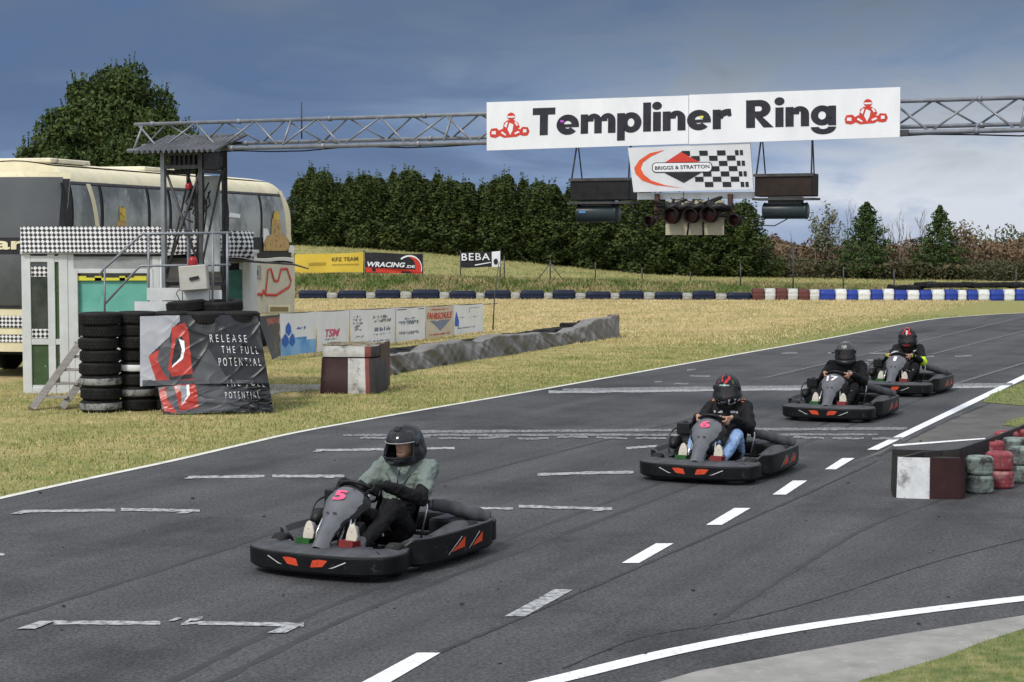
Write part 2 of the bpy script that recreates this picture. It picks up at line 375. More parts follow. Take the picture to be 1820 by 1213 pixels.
for i in range(26):
    x=random.uniform(1000,1750); y=random.uniform(622,690)
    if y<690-(x-975)*.19+8: continue
    tl(x,y,x+random.uniform(12,40),y-random.uniform(-1,2),2.5,mb,3)
struct(mb.build('faded_start_line',M_faint,fix=False)); struct(mb2.build('faded_lane_lines',M_faint2,fix=False))
mb=MB(); strip(smooth_line([(600,1233),(700,1195),(860,1128),(1018,1060),(1150,1003),(1260,955),(1420,885),(1560,820)],14),.035,.008,mb,0,.5)
strip(smooth_line([(1000,1190),(1140,1135),(1320,1103),(1480,1060),(1680,995),(1900,940)],14),.014,.008,mb,0,.6)
strip(smooth_line([(1560,812),(1640,770),(1700,742),(1790,705),(1850,680)],10),.05,.008,mb,0,.8)
struct(mb.build('tar_seams',M_tar,fix=False))
M_rub=mat('laid_rubber',(.036,.036,.039),(.055,.055,.059),scale=3,rough=.7,detail=9,lo=.35,hi=.7)
mb=MB()
for k,(px) in enumerate(([(250,1240),(560,1090),(900,960),(1200,850),(1450,760),(1640,690)],[(330,1240),(640,1090),(970,962),(1262,852),(1500,762),(1690,690)],[(-50,1120),(330,1000),(700,880),(1050,790),(1330,720)],[(1250,1120),(1420,1010),(1560,930),(1700,880)])):
    strip(smooth_line(px,16),.07 if k<3 else .05,.0055+.0004*k,mb,0,.35)
struct(mb.build('rubber_marks',M_rub,fix=False))
mb=MB(); rd=random.Random(12)
for i in range(46):
    q=G(rd.uniform(60,1800),rd.uniform(760,1200)); s_=rd.uniform(.006,.02) if q.y<16 else rd.uniform(.01,.03)
    if q.x*.9125-q.y*.409<-12: continue
    mb.box((q.x,q.y,.004+s_*.3),(s_*rd.uniform(.6,2),s_,s_*.7),rot=Matrix.Rotation(rd.uniform(0,3),3,'Z'))
q=G(821,1077); mb.box((q.x,q.y,.012),(.03,.02,.018)); tag(mb.build('rubber_crumbs',M_tar,fix=False),'small dark rubber crumbs and grit scattered on the asphalt','debris',kind='stuff')
# dusty apron, grass scraps, concrete strip
M_apron=mat('dusty_asphalt',(.085,.083,.082),(.13,.125,.115),scale=2.2,rough=.9,bump=.008,bscale=50,detail=12,c3=(.055,.055,.057),sc3=1.1)
sheet('dusty_apron',[G(*p) for p in [(1500,829),(1570,800),(1700,739),(1850,672),(2000,640),(2000,760),(1850,750),(1752,778),(1600,796)]],.006,M_apron)
M_kerbg=mat('verge_grass',(.09,.125,.035),(.22,.21,.08),scale=6,rough=.95,bump=.02,bscale=30,detail=10)
scr1=[G(*p) for p in [(1745,716),(1762,702),(1800,688),(1860,666),(1990,640),(1990,715),(1900,722),(1830,724),(1790,720)]]
scr2=[G(*p) for p in [(1782,757),(1800,747),(1840,738),(1950,730),(1950,745),(1870,757),(1825,763)]]
sheet('grass_patch_by_track',scr1,.014,M_kerbg); sheet('grass_patch_by_barrier',scr2,.014,M_kerbg)
sheet('concrete_strip',[G(*p) for p in [(1130,1228),(1240,1196),(1400,1166),(1600,1131),(1820,1097),(2100,1062),(2100,1100),(1820,1135),(1760,1160),(1620,1200),(1520,1240),(1500,1300),(1050,1300)]],.012,M_conc)
scr3=[G(*p) for p in [(1480,1260),(1530,1214),(1600,1196),(1680,1172),(1740,1148),(1820,1122),(2100,1085),(2300,1300),(1480,1300)]]
sheet('grass_corner',scr3,.018,M_kerbg)
sheet('concrete_path',[G(*p) for p in [(400,697),(486,684),(575,684),(600,692),(500,698),(470,706),(400,712)]],.006,M_conc)
# ---------------------------------------------------------------- grass blades (nobody could count them)
def blades(name,poly_test,n,xr,yr,h,wd,zf,m,clump=0):
    x=rng.uniform(*xr,n*3); y=rng.uniform(*yr,n*3); k=poly_test(x,y); x=x[k][:n]; y=y[k][:n]; c=len(x)
    a=rng.uniform(0,2*PI,c); hh=h*rng.uniform(.35,1.15,c); lx=rng.normal(0,.45,c)*hh; ly=rng.normal(0,.45,c)*hh; ww=wd*rng.uniform(.6,1.3,c)
    z=np.array([zf(p,q) for p,q in zip(x,y)]) if zf else np.zeros(c)
    V=np.zeros((c,3,3)); V[:,0]=np.stack([x-np.cos(a)*ww,y-np.sin(a)*ww,z],1); V[:,1]=np.stack([x+np.cos(a)*ww,y+np.sin(a)*ww,z],1); V[:,2]=np.stack([x+lx,y+ly,z+hh],1)
    me=bpy.data.meshes.new(name); me.from_pydata(V.reshape(-1,3).tolist(),[],np.arange(c*3).reshape(-1,3).tolist()); me.materials.append(m)
    o=bpy.data.objects.new(name,me); C.objects.link(o); o['kind']='stuff'; return o
M_bl=mat('grass_blades',(.30,.31,.11),(.14,.18,.045),scale=1.3,rough=.9,detail=10,lo=.4,hi=.6,spec=.1,c3=(.58,.48,.25),sc3=1.1,lo3=.47,hi3=.60)
M_blg=mat('green_blades',(.085,.15,.03),(.15,.21,.05),scale=3,rough=.9,detail=10,lo=.4,hi=.6,spec=.1,c3=(.42,.36,.17),sc3=3,lo3=.55,hi3=.62)
def left_of(x,y): 
    d=x*.9125-y*.409
    return (d<-12.62)&(d>-22)&~((x>-2.6)&(y<24.9)&(d>-12.75))
def side(poly):
    P=np.array([(p.x,p.y) for p in poly])
    def f(x,y):
        r=np.zeros(len(x),bool); n=len(P); j=n-1
        for i in range(n):
            c=((P[i,1]>y)!=(P[j,1]>y))&(x<(P[j,0]-P[i,0])*(y-P[i,1])/(P[j,1]-P[i,1]+1e-12)+P[i,0]); r^=c; j=i
        return r
    return f
vgp=side([p+TP*.035 for p in EDGE if 17<p.y<60]+[p-TP*2.9 for p in reversed([p for p in EDGE if 17<p.y<60])])
fieldp=side([p-TP*.06 for p in EDGE if 17<p.y<48]+[p-TP*9 for p in reversed([p for p in EDGE if 17<p.y<48])])
tag(blades('grass',fieldp,90000,(-15,5),(17,50),.045,.006,None,M_bl),'short dry lawn blades left of the track','grass')
midp=lambda x,y: (x*.9125-y*.409<-12.3)&(y<75.8)&~((x<-3)&(y<52))
tag(blades('far_lawn',midp,60000,(-12,34),(44,76),.075,.014,None,mat('straw_blades',(.60,.49,.28),(.44,.36,.18),scale=.9,rough=.9,detail=9,lo=.38,hi=.62,spec=.1,c3=(.30,.29,.11),sc3=.45,lo3=.54,hi3=.66,stretch=(.5,1,1))),'short dry lawn blades in the field before the blue and white tyre line','grass')
tag(blades('verge_grass',vgp,44000,(-8,20),(17,60),.055,.006,None,M_blg),'greener grass blades along the white edge line','grass')
tag(blades('corner_grass',side(scr3),26000,(1,6),(9,13.5),.05,.0022,None,M_blg),'green grass blades in the bottom right corner','grass')
tag(blades('scrap_grass',lambda x,y: side(scr1)(x,y)|side(scr2)(x,y),6000,(5,14),(22,34),.07,.008,None,M_blg),'grass scraps beside the dusty apron','grass')
tag(blades('bank_lawn',lambda x,y:(y>83)&(y<104),36000,(-14,26),(82.5,104),.11,.02,hill,mat('bank_blades',(.26,.265,.10),(.40,.34,.17),scale=.7,rough=.9,detail=10,lo=.4,hi=.6,spec=.1,c3=(.15,.20,.06),sc3=.5,lo3=.52,hi3=.62)),'pale grass blades on the upper bank below the hedge','grass')
tag(blades('weeds',lambda x,y:(y>76.7)&(y<83),30000,(-14,22),(76.5,83),.22,.04,hill,mat('weed_blades',(.10,.15,.035),(.30,.25,.12),scale=.6,rough=.9,detail=10,lo=.42,hi=.58,c3=(.20,.24,.06),sc3=1.5)),'tall weeds covering the bank behind the tyre line','weeds')
# ================================================================ vegetation
def leafmat(name,c1,c2,c3,sc=2.2):
    m=mat(name,c1,c2,scale=sc,rough=.75,detail=8,lo=.36,hi=.64,spec=.25,c3=c3,sc3=sc*3.1)
    return m
M_thuja=leafmat('thuja_leaves',(.026,.046,.012),(.066,.090,.020),(.115,.125,.030),.8)
M_conif=leafmat('conifer_leaves',(.026,.050,.014),(.060,.095,.024),(.10,.125,.035),1.6)
M_willow=leafmat('broad_leaves',(.030,.055,.015),(.065,.095,.025),(.10,.135,.05),.9)
M_bark=mat('bark',(.07,.055,.04),(.12,.10,.08),scale=5,rough=.9,bump=.01)
M_twig=mat('bare_twigs',(.12,.095,.08),(.20,.17,.15),scale=3,rough=.9)
M_brown=leafmat('dry_bramble',(.13,.088,.052),(.22,.15,.088),(.09,.085,.045),.35)
M_scrub=leafmat('dark_scrub',(.035,.045,.02),(.10,.085,.045),(.16,.11,.06),.45)
M_grbush=leafmat('grey_green_leaves',(.13,.15,.09),(.20,.20,.13),(.10,.10,.06),.9)
def leaves(P,sz,m,name,parent=None,up=.35,quad=True,asp=1.5):
    """P: n x 3 centres, sz: n sizes -> one mesh of leaf clumps"""
    n=len(P); d=rng.normal(size=(n,3)); d[:,2]=d[:,2]*.8+up; d/=np.linalg.norm(d,axis=1)[:,None]
    a=rng.normal(size=(n,3)); u=np.cross(d,a); u/=np.linalg.norm(u,axis=1)[:,None]
    sz=np.asarray(sz)[:,None]; k=4
    V=np.stack([P-d*sz*asp*.5,P+u*sz*.42+d*sz*.1,P+d*sz*asp*.6,P-u*sz*.42-d*sz*.05],1)
    me=bpy.data.meshes.new(name); me.vertices.add(n*4); me.vertices.foreach_set('co',V.reshape(-1).astype(np.float32))
    me.loops.add(n*4); me.loops.foreach_set('vertex_index',np.arange(n*4,dtype=np.int32))
    me.polygons.add(n); me.polygons.foreach_set('loop_start',np.arange(0,n*4,4,dtype=np.int32)); me.polygons.foreach_set('loop_total',np.full(n,4,dtype=np.int32))
    me.materials.append(m); me.update(); me.validate()
    o=bpy.data.objects.new(name,me); C.objects.link(o)
    if parent: o.parent=parent
    return o
def nz3(P,sc,seed=0): return np.array([noise.noise(Vector((p[0]*sc+seed,p[1]*sc,p[2]*sc))) for p in P])
def cone_crown(h,r,n,seed,lo=.0,shape=1.0,tiers=0,sz=(.13,.24),base=.25):
    t=rng.random(n)**1.15; th=rng.uniform(0,2*PI,n)
    rad=r*((1-t)**shape)*(1-np.exp(-(t+.05)*14))+.06
    q=np.stack([np.cos(th),np.sin(th),t*3],1); w=nz3(q,1.6,seed); w2=nz3(q,4.3,seed+9)
    if tiers: rad*=1+.22*np.sin(t*tiers*2*PI+th*2)
    rad*=1+.75*w+.45*w2
    depth=1-rng.random(n)**2.6*.75
    P=np.stack([np.cos(th)*rad*depth,np.sin(th)*rad*depth,base+(h-base)*t*(1+.03*w2)],1)
    return P, rng.uniform(*sz,n)*(1-.3*t)
def tree_thing(name,label,loc,P,s,m,h,r,group=None,trunk_r=.09,core=None,cat='tree'):
    t=thing(name,label,cat,loc,0,group)
    leaves(P,s,m,'crown',t)
    mb=MB(); mb.tube([(0,0,-.1),(0.02,.01,h*.3),(0,.03,h*.62),(.02,0,h*.86)],[trunk_r,trunk_r*.75,trunk_r*.4,trunk_r*.12],7)
    for i in range(9):
        z=h*(.12+.08*i); a=i*2.4; q=r*.62*(1-z/h); mb.tube([(0,0,z),(math.cos(a)*q,math.sin(a)*q,z+.18*q+.1)],[trunk_r*.3,.012],5)
    mb.build('trunk',M_bark,t)
    return t
# hedge: each thuja its own tree, tops traced from the photo
random.seed(3)
ordn=['first','second','third','fourth','fifth','sixth','seventh','eighth','ninth','tenth','eleventh','twelfth','thirteenth','fourteenth','fifteenth','sixteenth','seventeenth','eighteenth','nineteenth','twentieth','twenty-first','twenty-second','twenty-third','twenty-fourth','twenty-fifth','twenty-sixth','twenty-seventh','twenty-eighth','twenty-ninth','thirtieth']
hed=[(533,318),(553,300),(575,306),(598,326),(622,318),(648,312),(672,318),(700,308),(728,304),(752,320),(778,312),(800,322),(830,326),(858,332),(885,320),(902,312),(930,322),(958,326),(985,330),(1012,338),(1040,340),(1075,345),(1105,352),(1140,338),(1172,346),(1205,352),(1240,356),(1275,362),(1300,366),(1322,362)]
protos=[]
for k in range(3):
    P,s_=cone_crown(5.2,1.2,9500,k*7.7,shape=[.6,.8,.5][k],sz=(.08,.18),base=.0)
    tp=[]; 
    for q in range(70):
        b0=P[rng.integers(len(P))]
        if b0[2]<2.0: continue
        for w_ in range(8): tp.append(b0+np.array([0,0,1])*w_*.075*rng.uniform(.6,1.3)+rng.normal(0,.015,3))
    tp=np.array(tp); protos.append((np.concatenate([P,tp]),np.concatenate([s_,np.full(len(tp),.10)])))
base_trees=[]
for i,(px,py) in enumerate(hed):
    Y=100+1.0*math.sin(i*2.1); top=D(px,py,Y); gz=hill(top.x,Y); h=top.z-gz
    lab=ordn[i]+' thuja from the left in the tall dark green hedge on the bank'
    if i==0: lab='thuja at the left end of the tall hedge, beside the bus'
    if i==len(hed)-1: lab='pointed thuja at the right end of the tall hedge'
    if i<3:
        P,s_=protos[i]; t=tree_thing('hedge_tree',lab,(top.x,Y,gz),P,s_,M_thuja,5.2,1.2,'thujas forming the hedge'); base_trees.append(t); t.scale=(1,1,h/5.2)
    else:
        k=h/5.2; t=copy_tree(base_trees[i%3],(top.x,Y,gz),i*1.9,lab,(random.uniform(.95,1.4),random.uniform(1.0,1.35),k))
P,s_=cone_crown(5.0,1.5,6500,31,shape=.8,tiers=7,sz=(.09,.19))
a=D(1540,361,101); b=D(1671,366,101)
tc1=tree_thing('conifer','pointed green conifer beyond the blue and white barrier, left of the pair',(a.x,101,hill(a.x,101)),P,s_,M_conif,5,1.3,'lone conifers on the right')
tc1.scale=(1,1,(a.z-hill(a.x,101))/5)
P,s_=cone_crown(5.0,1.5,5600,57,shape=.95,tiers=6,sz=(.09,.19))
tc2=tree_thing('conifer','pointed green conifer beyond the blue and white barrier, right of the pair',(b.x,101,hill(b.x,101)),P,s_,M_conif,5,1.3,'lone conifers on the right')
tc2.scale=(1,1,(b.z-hill(b.x,101))/5)
# round shrub ends of the hedge at the base line / big tree behind the bus
def blob_crown(lobes,n,sz,seed=0):
    Ps=[];tot=sum(l[3]*l[3] for l in lobes)
    for (cx,cy,cz,r) in lobes:
        k=int(n*r*r/tot); d=rng.normal(size=(k,3)); d/=np.linalg.norm(d,axis=1)[:,None]
        w=nz3(d*1.0+np.array([cx,cy,cz]),1.9,seed); rad=r*(1+.45*w)*(1-rng.random(k)**2.4*.6)
        Ps.append(d*rad[:,None]*np.array([1,1,.95])+np.array([cx,cy,cz]))
    P=np.concatenate(Ps); return P,rng.uniform(*sz,len(P))
Y=58; k_=Y/F
def bx_(px,py): q=D(px,py,Y); return q.x,q.z
bt=bx_(215,420)
lob=[]
for (px,py,r) in [(205,165,.82),(235,150,.6),(165,180,.8),(135,165,.45),(265,190,.7),(200,220,1.25),(130,225,.9),(255,240,.95),(285,215,.5),(100,250,.75),(320,262,.7),(350,275,.55),(160,275,1.2),(80,275,.55),(240,290,1.2),(45,280,.4),(305,290,.9),(120,310,1.0),(200,340,1.3),(290,340,1.1)]:
    x,z=bx_(px,py); lob.append((x-bt[0],random.uniform(-.7,.7),z,r))
P,s_=blob_crown(lob,46000,(.06,.14),3)
# wispy shoots along the top
sh=[]
for i in range(240):
    l=random.choice(lob[:16]); a=random.uniform(0,2*PI); b0=np.array([l[0]+math.cos(a)*l[3]*.8,l[1]+random.uniform(-.3,.3),l[2]+abs(math.sin(a))*l[3]*.9]); dr=np.array([math.cos(a)*.35,0,1.0]); L_=random.uniform(.15,.45)
    for q in range(7): sh.append(b0+dr*L_*q/6)
sh=np.array(sh); P=np.concatenate([P,sh]); s_=np.concatenate([s_,np.full(len(sh),.065)])
bt_t=thing('broadleaf_tree','big rounded green tree standing behind the bus at the left','tree',(bt[0],Y,0))
leaves(P,s_,M_willow,'crown',bt_t,up=.6)
mb=MB(); mb.tube([(0,0,-.1),(.05,0,1.5),(-.1,.1,3.2),(-.05,0,5.2)],[.3,.24,.16,.06],10)
for i,l in enumerate(lob): mb.tube([(0,0,1.2+.15*i),(l[0]*.5,l[1]*.5,max(l[2]*.72,1.6)),(l[0],l[1],l[2])],[.10,.06,.02],6)
mb.build('trunk',M_bark,bt_t)
# small leafy twigs beside the hedge at the bus end
def mound(name,label,cat,x0,x1,y0,y1,topz,n,m,sz=(.08,.17),seed=0,kind=None,twigs=0):
    x=rng.uniform(x0,x1,n); y=rng.uniform(y0,y1,n); q=np.stack([x,y,np.zeros(n)],1)
    H=topz*(1+.55*nz3(q,.35,seed)+.3*nz3(q,1.3,seed+4)); z=H*(1-rng.random(n)**2.2*.9)
    z+=np.array([hill(a,b) for a,b in zip(x,y)])-.1
    o=leaves(np.stack([x,y,z],1),rng.uniform(*sz,n),m,name,up=.5,asp=2.2); tag(o,label,cat,kind=kind); return o
mound('brown_scrub','mass of rusty brown bramble behind the blue and white tyre line','scrub',13,46,105,113,1.85,38000,M_brown,seed=2,kind='stuff')
mound('dark_scrub','low dark scrub in front of the brown bramble','scrub',12.5,46,99.5,105,.95,26000,M_scrub,seed=8,kind='stuff')
mound('far_green_scrub','dark green bushes at the far right skyline','scrub',29,50,113,120,2.55,9000,leafmat('far_green',(.05,.07,.03),(.09,.11,.05),(.13,.13,.07),.6),seed=5,kind='stuff')
def bare_tree(name,label,px,py,Y,leafy=None,n=9,spread=.35,group='thin bare saplings on the skyline'):
    top=D(px,py,Y); z0=hill(top.x,Y); h=top.z-z0; t=thing(name,label,'sapling',(top.x,Y,z0),0,group); mb=MB(); rr=random.Random(px)
    tips=[]
    def br(p,d,l,r,k):
        e=p+d*l; mid=p+d*l*.5+Vector((rr.uniform(-.04,.04),rr.uniform(-.04,.04),0)); mb.tube([p,mid,e],[r,r*.75,r*.5],4); tips.append(e)
        if k:
            for _ in range(3 if k>1 else 4):
                dd=(d+Vector((rr.uniform(-.6,.6),rr.uniform(-.6,.6),rr.uniform(.0,.5)))).normalized(); br(p+d*l*rr.uniform(.35,1),dd,l*rr.uniform(.45,.65),r*.5,k-1)
    br(Vector((0,0,0)),Vector((0,0,1)),h*.62,.045,3); br(Vector((.1,0,0)),Vector((.12,0,1)).normalized(),h*.55,.035,2); br(Vector((0,0,h*.6)),Vector((0,0,1)),h*.38,.02,2)
    mb.build('branches',M_twig,t)
    if leafy:
        P=[];
        for e in tips:
            for _ in range(9): P.append((e.x+rr.gauss(0,.16),e.y+rr.gauss(0,.16),e.z+rr.gauss(0,.16)))
        leaves(np.array(P),rng.uniform(.07,.15,len(P)),leafy,'foliage',t)
    return t
bare_tree('leafy_sapling','wispy grey green sapling left of the conifers',1475,393,104,M_grbush)
bare_tree('leafy_sapling','lower wispy grey green sapling nearest the hedge end',1450,405,104,M_grbush)
bare_tree('bare_sapling','bare sapling close against the left side of the left conifer',1507,382,104)
bare_tree('bare_sapling','bare multi stemmed sapling midway between the two conifers',1598,390,104)
bare_tree('bare_sapling','thin bare sapling just left of the right conifer',1636,388,104)
bare_tree('bare_sapling','thin bare sapling just right of the left conifer',1572,400,104)
bare_tree('bare_sapling','reddish bare sapling at the hedge end near the fence post',1407,424,104)
bare_tree('leafy_sapling','brown leaved sapling right beside the right conifer',1712,418,104,M_brown)
# ================================================================ gantry
TW=Vector(((347-910)/F*29.1,29.1,0)); U=TP.copy(); Nn=-TD     # Nn points towards the camera
def GPt(px,py,off=0):
    d=ray(px,py); o=Vector((0,0,CAMZ)); P0=TW+Nn*off
    s=(P0-o).dot(Nn)/d.dot(Nn); p=o+d*s; return (p-TW).dot(U),p.z
def W(t,z,off=0): return TW+U*t+Nn*off+Vector((0,0,z))
gl=math.atan2(U.y,U.x)      # local frame: x along the gantry, -y towards the camera
def Lc(t,z,off=0): return Vector((t,-off,z))
g=thing('start_gantry','lattice steel gantry spanning the track on a square tower','gantry',TW,gl)
zt=GPt(560,212)[1]; zb=GPt(560,262)[1]; tL=GPt(240,240)[0]; tR=17.5
CH=[(zt,0.0,.030),(zb,.20,.034),(zb+.10,-.20,.030)]
for z,off,r in CH:
    mb=MB(); mb.tube([Lc(tL,z,off),Lc(tR,z,off)],r,10)
    for t in np.arange(tL+.35,tR,1.65): mb.tube([Lc(t-.03,z,off),Lc(t+.03,z,off)],r*1.45,10)
    mb.build('chord',M_steel,g)
mb=MB(); st=.56; n_=int((tR-tL)/st)
for i in range(n_):
    a=tL+.06+i*st; 
    if i%2==0: mb.tube([Lc(a,zt,0),Lc(a+st,zb,.20)],.017,6); mb.tube([Lc(a,zb+.1,-.20),Lc(a+st,zt,0)],.015,6)
    else: mb.tube([Lc(a,zb,.20),Lc(a+st,zt,0)],.017,6); mb.tube([Lc(a,zt,0),Lc(a+st,zb+.1,-.20)],.015,6)
    if i%3==0: mb.tube([Lc(a,zb,.2),Lc(a,zb+.1,-.2)],.014,6)
    if i%5==0: mb.tube([Lc(a+.05,zb,.2),Lc(a+.1,zt,0)],.02,6)
mb.build('lattice_bracing',M_steel,g)
mb=MB(); mb.tube([Lc(tL+.3+i*.6,zb-.045-.02*math.sin(i*1.7)-.012*math.sin(i*.6),.17) for i in range(28)],.011,6); mb.build('cable',M_black,g)
t_,z_=GPt(537,182); mb=MB(); mb.tube([Lc(t_,zt-.3,.02),Lc(t_,z_,.02)],.012,6); mb.build('antenna',M_dsteel,g)
# tower
hw=.36
def tower(par,ox=0,mesh_only=False):
    for sx in(-1,1):
        for sy in(-1,1):
            mb=MB(); m_=.035
            mb.box((ox+sx*hw,sy*hw,zb/2),(.07,.012,zb)); mb.box((ox+sx*(hw-.029),sy*(hw-.035),zb/2),(.012,.058,zb)); mb.build('post',M_steel if sx<0 else M_dsteel,par)
    mb=MB()
    for z0,z1 in ((1.95,3.75),(.3,1.95)):
        for sy in(-1,1):
            mb.tube([(ox-hw,sy*(hw-.03),z0),(ox+hw,sy*(hw-.03),z1)],.020,6); mb.tube([(ox+hw,sy*(hw-.07),z0),(ox-hw,sy*(hw-.07),z1)],.020,6)
            mb.box((ox,sy*(hw-.012),z1),(2*hw,.03,.06)); 
        for sx in(-1,1):
            mb.tube([(ox+sx*(hw-.05),-hw,z0),(ox+sx*(hw-.05),hw,z1)],.018,6); mb.box((ox+sx*(hw-.045),0,z1-.07),(.03,2*hw-.08,.06))
    mb.box((ox,-hw+.012,zb-.06),(2*hw,.03,.08)); mb.box((ox,hw-.012,zb-.06),(2*hw,.03,.08))
    mb.build('tower_bracing',M_dsteel,par)
tower(g); tower(g,tR-.6)
# dark plate high in the tower, light panels and small fittings
mb=MB(); mb.box((0,.05,zb-.16),(.64,.5,.26)); 
for i in range(7): mb.box((-.28+.09*i,-.235,zb-.16),(.03,.05,.22))
mb.build('head_box',M_dsteel,g)
mb=MB(); mb.box((.08,hw-.08,2.85),(.44,.02,1.55)); mb.build('rear_panel',mat('light_panel',(.42,.45,.46),(.30,.32,.33),scale=3,rough=.6,detail=8),g)
mb=MB()
for i in range(16):
    x=random.uniform(-.15,.25); z=random.uniform(3.1,3.7); mb.tube([(x,.1,z),(x+random.uniform(-.1,.1),.05,z-.2),(x+random.uniform(-.15,.15),.0,z-random.uniform(.2,.5))],.012,5)
mb.tube([(.26,-.2,3.9),(.28,-.2,3.2),(.24,-.22,2.4),(.29,-.2,1.6),(.28,-.2,.9)],.05,8); mb.tube([(.20,-.2,3.9),(.22,-.24,3.0),(.28,-.2,2.2),(.25,-.2,1.2)],.03,8)
mb.build('cable_bundle',M_black,g)
def beacon(loc,r,label):
    b=thing('warning_beacon',label,'beacon',loc); mb=MB(); mb.lathe([(0,r*1.5),(r*.6,r*1.35),(r*.95,r*.8),(r,0),(r,-r*.3)],16); mb.build('lens',mat('red_lens',(.35,.015,.02),(.25,.01,.015),scale=5,rough=.2),b)
    mb=MB(); mb.lathe([(0,-r*.3),(r*1.15,-r*.3),(r*1.15,-r*.7),(0,-r*.7)],16,smooth=False); mb.build('base',M_black,b); return b
beacon(W(.03,3.42,.2),.055,'red warning lamp hanging high inside the tower')
# tower roof of corrugated sheet, sloping down to the camera
mb=MB()
def roofp(u,v,dz=0):
    x=-.74+1.54*u; y=-.62+.97*v; return (x,y,3.985+.30*v+.028*math.sin(u*2*PI*15)+dz)
mb.grid(lambda u,v: roofp(u,v),150,6); mb.grid(lambda u,v: roofp(u,v,-.006),150,6); 
mb.build('corrugated_roof',mat('corrugated_sheet',(.085,.09,.10),(.14,.145,.155),scale=3,rough=.5,metal=.3,detail=8),g,fix=False)
# banner sign
def gthing(name,label,cat,t=0,z=0,off=0,group=None): return thing(name,label,cat,W(t,z,off),gl,group)
so_=.32
ta,zA=GPt(865,268,so_); tb_,zB=GPt(1599,244,so_); _,zC=GPt(870,182,so_); _,zD=GPt(1601,155,so_)
zs0=(zA+zB)/2; zs1=(zC+zD)/2
sg=gthing('track_sign','long white sign on the gantry reading Templiner Ring between two red kart emblems','sign',0,0,so_)
mb=MB(); 
def quadbox(mb,a,b,za0,za1,zb0,zb1,y0,y1): mb.add([(a,y0,za0),(b,y0,zb0),(b,y0,zb1),(a,y0,za1),(a,y1,za0),(b,y1,zb0),(b,y1,zb1),(a,y1,za1)],[(0,1,2,3),(5,4,7,6),(0,4,5,1),(1,5,6,2),(2,6,7,3),(3,7,4,0)])
tm=GPt(1224,215,so_)[0]; zm0=GPt(1224,256,so_)[1]; zm1=GPt(1224,170,so_)[1]
quadbox(mb,ta,tm-.004,zA,zC,zm0,zm1,0,.035); sgp=mb.build('panel',M_white,sg)
mb=MB(); quadbox(mb,tm+.004,tb_,zm0-.005,zm1+.008,zB,zD,0,.035); mb.build('panel',M_white,sg)
mb=MB(); quadbox(mb,ta+.05,tb_+.1,zA+.02,zA+.10,zB+.02,zB+.10,.04,.10); quadbox(mb,ta+.05,tb_-.02,zC-.10,zC-.03,zD-.10,zD-.03,.04,.10); mb.build('mounting_rail',M_dsteel,sg)
def sp_(px,py,e=.004):   # photo pixel on the sign face, in the sign's frame
    t,z=GPt(px,py,so_+e); return Vector((t,-e,z))
def quadfn(c00,c10,c01,c11):
    return lambda x,y: (c00*(1-x)+c10*x)*(1-y)+(c01*(1-x)+c11*x)*y
M_letter=mat('black_lettering',(.020,.020,.028),(.035,.035,.045),scale=6,rough=.5)
def arc_(cx,cy,ro,so2,ri,si,a0,a1,n=18):
    """quads of a ring piece: outer radii ro,so2, inner ri,si"""
    o=[]
    for i in range(n):
        a,c=R(a0+(a1-a0)*i/n),R(a0+(a1-a0)*(i+1)/n)
        o.append([(cx+ro*math.cos(a),cy+so2*math.sin(a)),(cx+ro*math.cos(c),cy+so2*math.sin(c)),(cx+ri*math.cos(c),cy+si*math.sin(c)),(cx+ri*math.cos(a),cy+si*math.sin(a))])
    return o
def rc_(x0,y0,x1,y1): return [[(x0,y0),(x1,y0),(x1,y1),(x0,y1)]]
def arch_(x0,x1,y0,st): cx=(x0+x1)/2; w2=(x1-x0)/2; return arc_(cx,.62,w2,.41,w2-st,.15,0,180)+rc_(x1-st,y0,x1,.62)+rc_(x0,.5,x0+.02,.62)
GL={'T':(1.12,rc_(0,1.06,1.12,1.42)+rc_(.36,0,.76,1.07)),
 'e':(1.10,arc_(.54,.50,.55,.53,.19,.20,0,318)+rc_(.2,.36,1.09,.53)),
 'm':(1.68,rc_(0,0,.36,1.0)+arch_(.26,1.02,0,.36)+arch_(.92,1.68,0,.36)),
 'n':(1.06,rc_(0,0,.37,1.0)+arch_(.24,1.06,0,.37)),
 'p':(1.16,rc_(0,-.42,.37,1.0)+arc_(.66,.5,.50,.53,.16,.22,0,360,28)),
 'l':(.37,rc_(0,0,.37,1.5)),'i':(.40,rc_(.02,0,.39,1.0)+arc_(.205,1.31,.23,.21,0.001,.001,0,360)),
 'r':(.80,rc_(0,0,.37,1.0)+arc_(.66,.52,.50,.50,.20,.16,72,180,12)+[[(.70,.62),(.86,.66),(.82,1.02),(.68,1.03)]]),
 'R':(1.24,rc_(0,0,.41,1.42)+arc_(.62,.97,.50,.45,.10,.13,-90,90)+rc_(.4,1.1,.63,1.42)+rc_(.4,.52,.63,.84)+[[(.40,.56),(.70,.60),(1.26,0),(.80,0)]]),
 'g':(1.12,rc_(.77,.0,1.12,1.0)+arc_(.50,.52,.50,.51,.17,.21,0,360,28)+arc_(.56,-.06,.56,.38,.20,.11,180,360)),
}
def heavy(mb,word,quad,gap=.075):
    wd_=sum(GL[c][0] for c in word)+gap*(len(word)-1); x=0; k=0; lo=-.46; hi=1.53
    for c in word:
        for pc in GL[c][1]:
            k+=1; mb.add([quad((x+u)/wd_,(v-lo)/(hi-lo))+Vector((0,-.0002*(k%9),0)) for u,v in pc],[(0,1,2,3)])
        x+=GL[c][0]+gap
mb=MB(); heavy(mb,'Templiner',quadfn(sp_(946,257),sp_(1298,245),sp_(947,189),sp_(1298,176))); mb.build('lettering',M_letter,sg,fix=False); mb=MB()
heavy(mb,'Ring',quadfn(sp_(1326,244),sp_(1486,239),sp_(1326,175),sp_(1486,169)))
